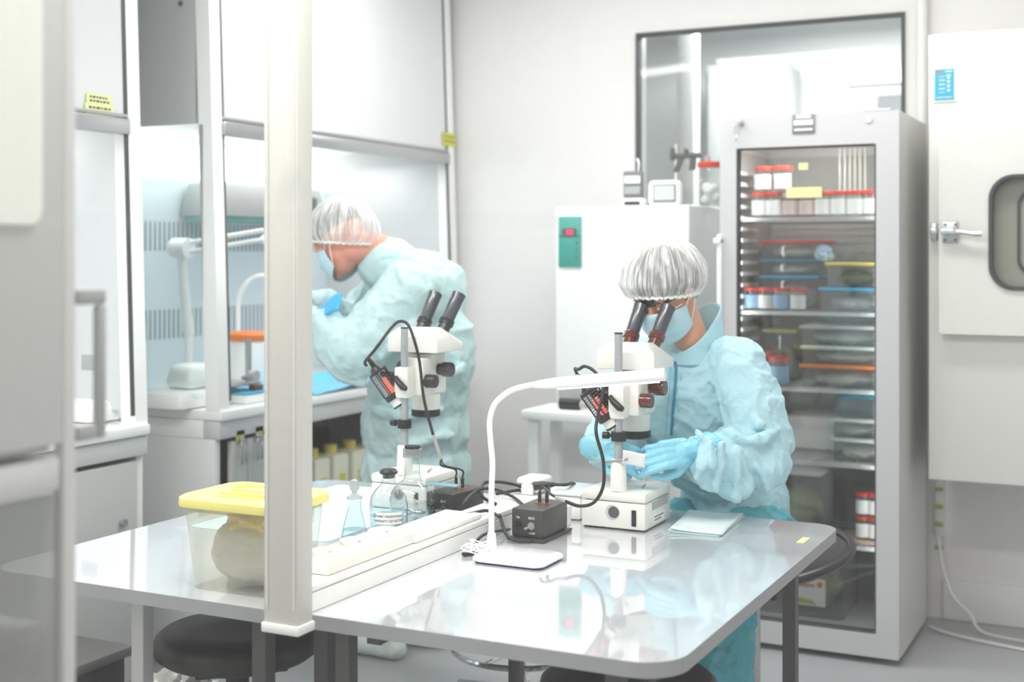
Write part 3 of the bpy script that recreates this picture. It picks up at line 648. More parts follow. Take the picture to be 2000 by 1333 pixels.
# glass rods upright at the back of the top shelf
b0 = None
for k in range(6):
    p = on_y(1640+k*10, 500, 5.05)
    MB().lathe([(.004, z1), (.004, z1+.26), (.003, z1+.265)], (p.x, 5.05, 0), seg=8).build('glass_rod', mat('rod_glassy', (196, 198, 190), .2), label='thin upright rod in the row at the back right of the top shelf', cat='rod', group='thin rods on the top shelf')
# boxes
def make_box(name, px0, px1, z, h, lidm, label, Y0=4.84, dp=.22, body=None, cont=None, group='lidded boxes in the refrigerator', lidh=.014):
    a = on_y(px0, 500, Y0).x; c = on_y(px1, 500, Y0).x
    c = min(c, fx1-.045); a = max(a, fx0+.068)
    t = thing(name, label, 'box', ((a+c)/2, Y0+dp/2, z), group)
    MB().box((a+.008, Y0+.008, z+.001), (c-.008, Y0+dp-.008, z+h-lidh), .008).build('body', body or JARG, t)
    MB().box((a, Y0, z+h-lidh+.0005), (c, Y0+dp, z+h), .005).build('lid', lidm, t)
    if cont:
        bm = MB(); cx = (a+c)/2; bm.ball((cx, Y0+dp/2, z+h*.36), ((c-a)*.38, dp*.36, h*.34), sub=4)
        for v in bm.bm.verts: v.co += V((noise.noise(v.co*30), noise.noise(v.co*30+V((9, 0, 0))), noise.noise(v.co*30+V((0, 9, 0)))))*.008
        bm.build('contents', cont, t)
    return t
WHC = mat('white_contents', (236, 236, 230), .8); GRC = mat('moss_green_contents', (160, 164, 128), .9, bump=.6, bscale=60, var=.35)
PGL = mat('pale_green_lid', (214, 224, 216), .5); BRL = mat('orange_bright_lid', (246, 130, 30), .4); TEAL2 = mat('deep_teal_lid', (30, 140, 170), .4); CRL = mat('red_bright_lid', (226, 70, 70), .4)
z = SHZ[1]+.001
make_box('food_box', 1478, 1600, z, .13, BLUEP, 'blue lidded clear box, lowest of the left stack on the second shelf', 4.98, .2, cont=WHC)
make_box('food_box', 1478, 1598, z+.131, .062, TEAL2, 'clear box with a deep blue lid, middle of the left stack on the second shelf', 4.98, .2, cont=WHC)
make_box('food_box', 1480, 1612, z+.194, .072, CRL, 'clear box with a red lid, topmost of the left stack on the second shelf', 4.98, .2, cont=WHC)
make_box('food_box', 1597, 1712, z, .088, BLUEP, 'clear box with a light blue lid at the right of the second shelf', 4.82, .24, cont=WHC)
make_box('food_box', 1610, 1712, z+.089, .092, mat('yellow_lid', (226, 214, 110), .5), 'clear box with a yellow lid stacked at the right of the second shelf', 4.82, .24, cont=GRC)
# a crumpled blue-white packet
c = on_y(1602, 495, 4.80); crumple('packet', (c.x+.0, 4.86, 0), (.03, .02, .03), mat('packet_blue_white', (190, 215, 235), .5), 5, label='crumpled blue and white packet leaning between the boxes of the second shelf', cat='packet').location.z = z+.181
g2 = 'red lidded jars on the second shelf'
for px, pr, lb in ((1470, protoB, 'jar with blue label and red lid at the left of the second shelf'), (1497, protoR, 'red lidded jar second from left on the second shelf'), (1526, protoB, 'blue-labelled red lidded jar third from left on the second shelf'), (1560, protoR, 'red lidded white jar at the right end of the second shelf row')):
    put_jar(pr, px, g2, z, lb, 4.84, .9)
z = SHZ[2]+.001
make_box('food_box', 1560, 1712, z, .085, BRL, 'clear box with a bright orange lid on the third shelf', 4.82, .24, cont=WHC)
make_box('food_box', 1562, 1712, z+.086, .068, PGL, 'clear box with a pale green lid stacked on the orange lidded box', 4.82, .24, cont=WHC)
make_box('food_box', 1560, 1712, z+.155, .075, mat('pale_grey_lid', (214, 216, 214), .5), 'clear box with a pale grey lid, topmost of the third shelf stack', 4.82, .24, cont=WHC)
make_box('food_box', 1470, 1556, z, .2, mat('yellowish_lid', (220, 214, 140), .5), 'clear box with a yellowish lid at the left of the third shelf', 5.02, .18, cont=GRC)
put_jar(protoB, 1524, 'jars on the third shelf', z, 'blue-labelled jar with red lid right beside the worker on the third shelf', 4.84, 1.15)
put_jar(protoB, 1490, 'jars on the third shelf', z, 'taller red lidded jar at the left of the third shelf', 4.9, 1.3)
z = SHZ[3]+.001
make_box('food_box', 1622, 1712, z, .085, PGL, 'pale lidded clear box, lowest of the stack on the fourth shelf', 4.84, .24, cont=WHC)
make_box('food_box', 1622, 1712, z+.086, .072, PGL, 'pale lidded clear box, middle of the stack on the fourth shelf', 4.84, .24, cont=WHC)
make_box('food_box', 1632, 1712, z+.159, .085, TEAL2, 'box with a deep teal lid, topmost of the fourth shelf stack', 4.84, .24)
MB().box((fx0+.08, 5.09, z), (fx1-.16, 5.22, z+.13), .01).build('paper_stack', PAPER, label='wide white carton at the back of the fourth shelf', cat='carton')
z = SHZ[4]+.001
make_box('storage_tub', 1470, 1604, z, .245, mat('hazy_lid', (206, 208, 204), .5), 'clear tub of moss green samples on the fifth shelf', 4.84, .3, cont=GRC, group='tubs in the refrigerator')
MB().box((on_y(1630, 500, 4.82).x, 4.82, z), (fx1-.05, 5.02, z+.012), .003).build('cork_tray', mat('tan_tray', (206, 176, 160), .7, bump=.3, bscale=200), label='tan tray under the red capped bottles on the fifth shelf', cat='tray')
g5 = 'red capped bottles on the fifth shelf'
protoS = make_jar('sample_jar', RED, PAPER, .024, .085)
for px, zz, lb in ((1685, 0, 'red capped bottle on the tan tray, lower left one'), (1708, 0, 'red capped bottle on the tan tray, lower right one'), (1685, .086, 'red capped bottle stacked on the lower left bottle'), (1708, .086, 'red capped bottle stacked on the lower right bottle')):
    o = put_jar(protoS, px, g5, z+.013+zz, lb, 4.87)
z = gz0+.001
tb = make_box('storage_tub', 1470, 1650, z, .285, mat('violet_blue_lid', (110, 120, 205), .4), 'large clear tub with a blue lid and food label on the refrigerator floor', 4.80, .3, cont=GRC, group='tubs in the refrigerator', lidh=.045)
a = on_y(1548, 1180, 4.805); c = on_y(1612, 1134, 4.805)
lb = MB().box((a.x, 4.8055, a.z), (c.x, 4.8075, c.z), .0005).build('label', PAPER, tb, smooth=0, label='white and orange printed label')
MB().cyl((c.x-.02, 4.8054, c.z-.02), (c.x-.02, 4.8045, c.z-.02), .011, seg=20).box((a.x+.004, 4.804, c.z-.03), (c.x-.04, 4.8054, c.z-.02)).build('orange_print', ORANGE, lb, smooth=0)
MB().prism([(a.x+.004, a.z+.008), (c.x-.03, a.z+.005), (c.x-.05, a.z+.022), (a.x+.004, a.z+.03)], 4.8045, 4.8054, 'y').build('green_print', mat('print_green', (170, 196, 90), .6), lb, smooth=0)

# ---------------------------------------------------------------- pass-through hatch, pipe, strip, cable
HY = 4.9; hx0 = on_y(1813, 500, HY).x; hz0 = on_y(1813, 937, HY).z; hz1 = on_y(1813, 68, HY).z
HW = mat('hatch_white', (228, 228, 222), .4)
t = thing('pass_through_chamber', 'large white wall-hung climate chamber with a rounded window and steel latch at the right', 'chamber', (hx0+.5, 5.1, hz0))
MB().box((hx0, HY, hz0), (hx0+1.0, BY-.002, hz1), .006).build('body', HW, t)
dx0 = on_y(1835, 500, 4.86).x; dz0 = on_y(1835, 652, 4.86).z; dz1 = on_y(1835, 265, 4.86).z
wx0 = on_y(1932, 500, 4.86).x; wz0 = on_y(1950, 567, 4.86).z; wz1 = on_y(1950, 342, 4.86).z
o = rrect(dx0, dz0, dx0+.75, dz1, .012, 8); i = rrect(wx0, wz0, wx0+.32, wz1, .085, 8)
dr = slab_frame(o, i, 4.845, 4.899, 'door', HW, t, smooth=20)
i3 = rrect(wx0+.012, wz0+.012, wx0+.308, wz1-.012, .075, 8)
slab_frame(i, i3, 4.835, 4.88, 'window_gasket', GASK, dr, smooth=30)
MB().prism(rrect(wx0+.01, wz0+.01, wx0+.31, wz1-.01, .075, 8), 4.885, 4.8985, 'y').build('window_pane', mat('chamber_window_grey', (150, 150, 140), .1), dr, smooth=0)
slab_frame(rrect(wx0+.09, wz0+.055, wx0+.30, wz1-.055, .05, 8), rrect(wx0+.10, wz0+.065, wx0+.29, wz1-.065, .045, 8), 4.878, 4.8845, 'inner_gasket', GASK, dr, smooth=30)
a = on_y(1825, 438, HY); 
lt = thing('latch', None, None, (0, 0, 0)); bpy.data.objects.remove(lt)
pa = on_y(1818, 470, HY); pb = on_y(1831, 436, HY)
b = MB(); b.box((pa.x, HY-.012, pa.z), (pb.x, HY-.0005, pb.z), .003); b.build('latch_keeper', STEEL, t)
b = MB(); b.box((pa.x+.004, HY-.05, pa.z+.02), (pb.x+.006, HY-.0125, pb.z-.016), .006); b.build('latch_roller', CHROME, t)
pa = on_y(1841, 475, 4.845); pb = on_y(1872, 433, 4.845)
lp = MB().box((pa.x, 4.837, pa.z), (pb.x, 4.8445, pb.z), .003).build('latch_plate', STEEL, dr)
b = MB()
for px in (1846, 1866):
    for py in (439, 469): q = on_y(px, py, 4.837); b.cyl((q.x, 4.8365, q.z), (q.x, 4.8325, q.z), .0045, seg=12)
b.build('bolt', DARKG, lp)
q0 = on_y(1838, 452, 4.82); q1 = on_y(1917, 457, 4.80)
b = MB(); b.box((q0.x, 4.80, q0.z-.014), (q0.x+.055, 4.8365, q0.z+.012), .006); b.tube([(q0.x+.02, 4.815, q0.z-.002), (q0.x+.07, 4.81, q0.z-.004), (q1.x-.025, 4.805, q1.z), (q1.x-.024, 4.805, q1.z), (q1.x, 4.805, q1.z)], [.011, .009, .008, .0115, .0115], 14); b.build('latch_handle', CHROME, lp)
a = on_y(1826, 197, HY); c = on_y(1864, 134, HY)
fp = MB().box((a.x-.008, HY-.006, a.z-.008), (c.x+.008, HY-.0005, c.z+.008), .003).build('panel_frame', PLASW, t)
MB().box((a.x, HY-.0085, a.z), (c.x, HY-.0065, c.z)).build('control_panel', mat('panel_blue', (56, 170, 200), .4), fp, smooth=0)
W_, H_ = c.x-a.x, c.z-a.z
b = MB()
for k in range(4):
    zz = a.z+H_*(.24+.135*k); b.box((a.x+W_*.22, HY-.0095, zz), (a.x+W_*.55, HY-.0086, zz+.0015)).box((a.x+W_*.22, HY-.0095, zz+.012), (a.x+W_*.55, HY-.0086, zz+.0135))
    b.prism([(a.x+W_*.62, zz+.011), (a.x+W_*.82, zz+.011), (a.x+W_*.72, zz+.001)], HY-.0096, HY-.0086, 'y')
b.box((a.x+W_*.1, HY-.0095, a.z+H_*.08), (a.x+W_*.9, HY-.0086, a.z+H_*.10)).box((a.x+W_*.55, HY-.0095, a.z+H_*.9), (a.x+W_*.92, HY-.0086, a.z+H_*.93)).box((a.x+W_*.6, HY-.0095, a.z+H_*.78), (a.x+W_*.85, HY-.0086, a.z+H_*.81))
b.build('print', WHITE, fp, smooth=0)
b = MB(); b.box((a.x+W_*.08, HY-.0095, a.z+H_*.89), (a.x+W_*.3, HY-.0086, a.z+H_*.95)).box((a.x+W_*.3, HY-.0095, a.z+H_*.80), (a.x+W_*.42, HY-.0086, a.z+H_*.84)); b.build('red_print', CRL, fp, smooth=0)
p = on_y(1801, 500, BY-.04).x
MB().cord([(p, BY-.04, 2.6), (p, BY-.04, 1.6), (p, BY-.04, .85), (p, BY-.04, .76), (p+.008, BY-.042, .70), (p+.02, BY-.046, .675), (p+.038, BY-.05, .668)], .022, 14).build('drain_pipe', mat('pipe_white', (232, 233, 232), .35), base=(p, BY-.04, .68), label='white plastic pipe with an elbow running down between refrigerator and climate chamber', cat='pipe')
t = thing('hose_bundle', 'pale strip with green tags hanging below the climate chamber', 'hose', (on_y(1834, 950, BY-.03).x, BY-.03, .3))
p = on_y(1834, 950, BY-.03)
MB().box((p.x-.018, BY-.03, .33), (p.x+.018, BY-.001, hz0-.001), .004).build('strip', mat('strip_pale', (222, 224, 218), .5), t)
for py in (956, 990, 1025, 1070):
    q = on_y(1834, py, BY-.03); MB().box((p.x-.016, BY-.034, q.z-.008), (p.x+.016, BY-.0305, q.z+.008), .001).build('tag', mat('tag_olive', (160, 170, 90), .6), t, smooth=0)
b = MB(); q = [on_y(1832, 1045, 5.36), on_y(1842, 1110, 5.3), on_y(1880, 1190, 5.25)]; f0 = on_z(1850, 1245, .008); f1 = on_z(1925, 1238, .008); f2 = on_z(2060, 1262, .008)
b.cord([q[0], q[1], on_y(1862, 1165, 5.27), f1+V((-.06, .03, .06)), f1, f2], .006)
b.build('cable', mat('white_cable', (226, 226, 222), .5), base=(q[0].x, q[0].y, 0), label='white cable dropping from the wall strip and trailing over the floor', cat='cable')
b = MB(); b.cord([on_z(1815, 1225, .008), on_z(1860, 1240, .008), on_z(1930, 1256, .008), on_z(2050, 1280, .008)], .006)
b.build('cable', mat('white_cable', (226, 226, 222), .5), label='white cable lying on the floor at the foot of the refrigerator', cat='cable')

# ================================================================ foreground: reflected furniture built as a solid cabinet, and glazed partition
CX = -1.2; CY = 1.212
GC = mat('reflection_grey', (204, 203, 201), .5); GC2 = mat('reflection_frame_grey', (208, 207, 206), .5)
t = thing('reflected_cabinet', 'tall blurred grey cabinet with glazed lower doors at the left, solid stand-in for reflected furniture', 'cabinet', (CX-.25, 1.0, 0))
MB().box((CX-.45, .62, 1.20), (CX-.02, CY-.025, 2.3), .004).build('upper_body', GC, t)
zs = 1.20
MB().box((CX-.019, .62, zs+.01), (CX, on_x(126, 500, CX).y, 2.3), .004).build('upper_door', GC, t)
b = MB(); b.box((CX-.02, on_x(128, 500, CX).y, .0), (CX-.003, CY-.0, 2.3), .003); b.build('corner_post', GC2, t)
b = MB(); b.box((CX-.45, .62, 1.155), (CX-.004, CY-.025, 1.195), .004); b.build('middle_rail', GC2, t)
b = MB(); b.box((CX-.45, .62, .0), (CX-.43, CY-.025, 1.15)); b.build('back', GC2, t, smooth=0)
for z in (.55, .98): MB().box((CX-.425, .64, z), (CX-.03, CY-.03, z+.012), .003).build('shelf', GC2, t)
MB().box((CX-.016, .62, .1), (CX-.012, on_x(126, 500, CX).y, 1.15)).build('lower_door_glass', thin('smoked_glass', (215, 216, 214), .06, milk=.45, milk_rgb=(205, 206, 203)), t, smooth=0)
MB().box((CX-.43, .62, .03), (CX-.004, CY-.03, .095)).build('plinth', GC, t, smooth=0)
ya = on_x(-10, 300, CX).y; yb = on_x(76, 300, CX).y; za = on_x(76, 440, CX).z
MB().prism(rrect(ya-.25, za, yb, 2.1, .02), CX+.001, CX+.006, 'x').build('reflected_panel', mat('reflection_cream', (246, 247, 238), .5), t, smooth=0, label='cream white panel on the stand-in for reflected furniture')
p = on_x(150, 565, CX); q = on_x(190, 565, CX+.0)
hz = p.z
t2 = thing('reflected_bar', 'blurred grey bar handle standing off the corner of the stand-in for reflected furniture', 'handle', (CX-.006, CY+.02, hz-.19))
b = MB(); b.box((CX-.012, CY+.001, hz-.02), (CX+.0, CY+.05, hz+.0), .004).box((CX-.012, CY+.035, hz-.19), (CX, CY+.05, hz-.021), .004).box((CX-.012, CY+.001, hz-.19), (CX, CY+.034, hz-.17), .003); b.build('bar', MIDG, t2)
# the glazed partition the picture looks through
ang = YAW+math.radians(1.5); R = Matrix.Rotation(ang, 3, 'Z'); pc = V((0, 0, 0))+FWD*.82
gl = thing('window_2', None, None, (pc.x, pc.y, 0)); gl['kind'] = 'structure'
o = MB().box((-1.3, -.003, .3), (1.3, .003, 2.6)).build('partition_pane', PANE, gl, smooth=0)
for v in o.data.vertices: v.co = V((v.co.x, v.co.y, v.co.z))+V((pc.x, pc.y, 0))
gl.rotation_euler.z = ang
hzl = EYE.z+(500-432)/FPX*.82
o = MB().box((-1.2, -.0045, hzl-.0006), (.055, -.0032, hzl+.0006)).build('film_edge', thin('film_edge', (250, 252, 252), .06, milk=.22), gl, smooth=0)
for v in o.data.vertices: v.co += V((pc.x, pc.y, 0))
b = MB()
b.box((-1.36, -.03, .2), (-1.3, .03, 2.7)).box((1.3, -.03, .2), (1.36, .03, 2.7)).box((-1.3, -.03, .2), (1.3, .03, .3)).box((-1.3, -.03, 2.6), (1.3, .03, 2.7))
o = b.build('partition_frame', WHITE, gl, smooth=0)
for v in o.data.vertices: v.co += V((pc.x, pc.y, 0))
# creases of the protective film: thin clear ridges
b = MB()
def scratch(px, py, qx, qy, wd=.0007, n=1):
    for k in range(n):
        jx = random.uniform(-6, 6); jy = random.uniform(-5, 5)
        a = V(((px+jx-1000)/FPX*.82, -.0042, EYE.z+(500-py-jy)/FPX*.82)); c = V(((qx+jx*1.5-1000)/FPX*.82, -.0042, EYE.z+(500-qy-jy)/FPX*.82))
        d = (c-a).normalized(); nn = V((-d.z, 0, d.x))*wd*.5
        vs = [b.bm.verts.new(v+V((0, y, 0))) for y in (0, .0008) for v in (a-nn, a+nn, c+nn*.2, c-nn*.2)]
        for f in ((0, 1, 2, 3), (7, 6, 5, 4), (0, 4, 5, 1), (1, 5, 6, 2), (2, 6, 7, 3), (3, 7, 4, 0)): b.bm.faces.new([vs[i] for i in f])
for (p1, p2, n) in (((575, 335), (548, 425), 7), ((612, 350), (600, 420), 5), ((850, 385), (838, 425), 4), ((900, 385), (886, 425), 4), ((640, 350), (652, 385), 2), ((655, 335), (670, 362), 2), ((690, 350), (695, 385), 2), ((695, 335), (715, 365), 2), ((405, 360), (425, 382), 2), ((460, 365), (472, 380), 2), ((600, 655), (900, 648), 2), ((620, 560), (690, 552), 1), ((850, 735), (960, 728), 2), ((560, 760), (760, 750), 3), ((480, 800), (640, 812), 3)):
    scratch(*p1, *p2, n=n)
o = b.build('film_crease', thin('film_crease', (252, 253, 253), .05, milk=.4), gl, smooth=0)
for v in o.data.vertices: v.co += V((pc.x, pc.y, 0))

# ================================================================ the two tables
TZ = .75
def table_top(x0, y0, x1, y1, rs, parent):
    pts = []
    for cx, cy, a, r in ((x1, y1, 0, rs[0]), (x0, y1, 90, rs[1]), (x0, y0, 180, rs[2]), (x1, y0, 270, rs[3])):
        sx = -1 if cx == x1 else 1; sy = -1 if cy == y1 else 1
        for k in range(9):
            t_ = math.radians(a+90*k/8); pts.append((cx+sx*r+r*math.cos(t_), cy+sy*r+r*math.sin(t_)))
    MB().prism(pts, TZ-.028, TZ-.0012, 'z').build('edge_band', EDGE, parent, smooth=30)
    MB().prism([(p[0], p[1]) for p in pts], TZ-.001, TZ, 'z').build('tabletop', TABLE, parent, smooth=0)
TX0, TX1, TY0, TY1 = -1.478, -.735, 2.085, 3.375
tr_ = thing('worktable', 'grey topped table on the right where the seated worker uses a microscope', 'table', (-1.1, 2.7, 0), 'grey laboratory tables')
table_top(TX0, TY0, TX1, TY1, (.07, .02, .02, .085), tr_)
LEGM = mat('dark_hammered_leg', (84, 84, 84), .5, bump=.6, bscale=500, var=.35)
for (x, y) in ((TX0+.06, TY0+.05), (TX0+.11, TY1-.25), (-.80, TY1-.26), (-.86, TY0+.06)):
    MB().box((x-.016, y-.016, .0), (x+.016, y+.016, TZ-.029), .002).build('leg', LEGM, tr_, smooth=0)
b = MB(); b.box((TX0+.1, TY0+.06, TZ-.06), (TX0+.13, TY1-.1, TZ-.03)).box((-.83, TY0+.09, TZ-.06), (-.80, TY1-.1, TZ-.03)); b.build('frame_rail', LEGM, tr_, smooth=0)
a = on_z(1557, 1059, TZ); c = on_z(1590, 1048, TZ)
o = MB().box((a.x, a.y-.01, TZ+.0003), (a.x+.018, a.y+.055, TZ+.0012)).build('sticker', LABY, tr_, smooth=0, label='small cream sticker near the corner')
tl_ = thing('worktable', 'grey topped table on the left carrying the yellow lidded box and flasks', 'table', (-1.9, 2.7, 0), 'grey laboratory tables')
table_top(-2.325, 2.075, -1.485, 3.375, (.02, .07, .07, .02), tl_)
LEGW = mat('pale_grey_leg', (200, 202, 200), .4)
for (x, y, m) in ((-2.0, 2.21, LEGW), (-1.62, 2.14, LEGM), (-1.54, 2.24, LEGM), (-2.2, 3.25, LEGW), (-1.6, 3.25, LEGM)):
    MB().box((x-.017, y-.017, .0), (x+.017, y+.017, TZ-.029), .002).build('leg', m, tl_, smooth=0)
b = MB(); b.box((-1.64, 2.16, TZ-.06), (-1.61, 3.24, TZ-.03)).box((-2.21, 2.25, TZ-.06), (-2.18, 3.24, TZ-.03)); b.build('frame_rail', LEGM, tl_, smooth=0)

# cable trunking down the middle and the service column
CW = mat('trunking_white', (246, 246, 242), .35)
tk = thing('cable_trunking', 'white cable trunking with sockets running between the two tables', 'trunking', (-1.52, 2.7, TZ))
KX0, KX1 = -1.575, -1.472
MB().prism([(KX0, TZ+.001), (KX1, TZ+.001), (KX1, TZ+.036), (KX0, TZ+.036)], 2.09, 3.33, 'y').build('lower_body', CW, tk, smooth=0)
MB().box((KX0+.002, 2.092, TZ+.0375), (KX1-.0015, 3.328, TZ+.052), .004).build('cover', CW, tk)
MB().box((KX0-.01, 2.50, TZ+.0525), (KX1-.006, 2.82, TZ+.066), .006).build('raised_cover', CW, tk)
y = 2.35
so = MB().box((KX0-.006, 2.17, TZ+.0525), (KX1-.012, 2.52, TZ+.080), .006).build('socket_strip', mat('socket_cream', (246, 244, 234), .3), tk)
for k in range(3):
    yy = 2.235+.11*k; cx = (KX0+KX1)/2-.008
    o = MB().lathe([(.034, TZ+.0802), (.036, TZ+.0805), (.036, TZ+.088), (.031, TZ+.089), (.030, TZ+.0815), (.001, TZ+.0812)], (cx, yy, 0), cap0=False).build('socket', mat('socket_cream', (246, 244, 234), .3), so)
    MB().cyl((cx, yy-.010, TZ+.0813), (cx, yy-.010, TZ+.0822), .004, seg=12).cyl((cx, yy+.010, TZ+.0813), (cx, yy+.010, TZ+.0822), .004, seg=12).build('pin_hole', ORANGE if k == 0 else DARKG, o)
# column
cf = 2.0; x0 = on_y(515, 500, cf).x; x1 = on_y(581, 500, cf).x; yb = on_x(611, 500, x1).y
CLM = mat('column_aluminium_white', (220, 219, 211), .4)
ct = thing('service_column', 'white square service column hanging from the ceiling to the end of the cable trunking', 'column', ((x0+x1)/2, cf+.03, .733))
MB().box((x0, cf, .752), (x1, yb, 2.899), .0025).build('profile', CLM, ct)
b = MB(); b.box((x0+.006, cf-.002, .78), (x0+.010, cf-.0002, 2.898)).box((x1-.010, cf-.002, .78), (x1-.006, cf-.0002, 2.898)); b.build('cover_seam', mat('seam_grey', (214, 215, 211), .5), ct, smooth=0)
MB().box((x0-.004, cf-.004, .733), (x1+.004, yb+.003, .7515), .003).build('end_cap', mat('end_cap_white', (242, 242, 238), .4), ct)

# ================================================================ stools
def stool(name):
    t = thing(name, 'stool', 'stool')
    MB().lathe([(.001, .50), (.165, .50), (.180, .512), (.184, .53), (.18, .55), (.165, .562), (.08, .558), (.001, .556)], cap0=False, cap1=False, seg=56).build('seat', BLKS, t, smooth=60)
    MB().box((-.10, -.08, .475), (.10, .08, .499), .004).build('seat_plate', BLACK, t)
    MB().cyl((0, 0, .37), (0, 0, .474), .026).build('sleeve', BLACK, t)
    MB().cyl((0, 0, .14), (0, 0, .369), .015).build('gas_lift', CHROME, t)
    MB().cyl((0, 0, .06), (0, 0, .139), .025).build('hub', CHROME, t)
    MB().cord([(.03, 0, .47), (.06, -.03, .43), (.10, -.06, .40), (.14, -.08, .40)], .006).build('lever', BLACK, t)
    b = MB(); b.tube([(.20*math.cos(k*PI/24), .20*math.sin(k*PI/24), .235) for k in range(48)], .009, 10, closed=True)
    for k in range(3): a_ = k*2*PI/3+.4; b.cyl((.02*math.cos(a_), .02*math.sin(a_), .235), (.198*math.cos(a_), .198*math.sin(a_), .235), .006, seg=10)
    b.lathe([(.0155, .215), (.028, .215), (.028, .255), (.0155, .255)], cap0=False, cap1=False)
    b.build('foot_ring', CHROME, t)
    for k in range(5):
        a_ = k*2*PI/5+.3; c_, s_ = math.cos(a_), math.sin(a_)
        lg = MB().tube([(.02*c_, .02*s_, .09), (.15*c_, .15*s_, .08), (.27*c_, .27*s_, .062)], [.018, .015, .012], 12).build('leg', CHROME, t)
        MB().cyl((.262*c_-.014*s_, .262*s_+.014*c_, .026), (.262*c_+.014*s_, .262*s_-.014*c_, .026), .0255, seg=18).build('castor', BLACK, lg)
    return t
s1 = stool('stool'); s1.location = (-1.93, 2.45, .01); s1.scale = (1.04, 1.04, 1.0); s1['label'] = 'round black stool under the left table in front of the yellow lidded box'; s1['group'] = 'round stools'
s2 = copy_tree(s1); s2.location = (-.975, 2.50, -.02); s2['label'] = 'round black stool under the near edge of the right table'; s2['group'] = 'round stools'
s2.location.z = 0; s2.scale = (1, 1, 1.045)
s3 = copy_tree(s1); s3.location = (-1.765, 3.62, 0); s3['label'] = 'stool behind the tables of which the chrome foot ring shows'
s1.rotation_euler.z = .8

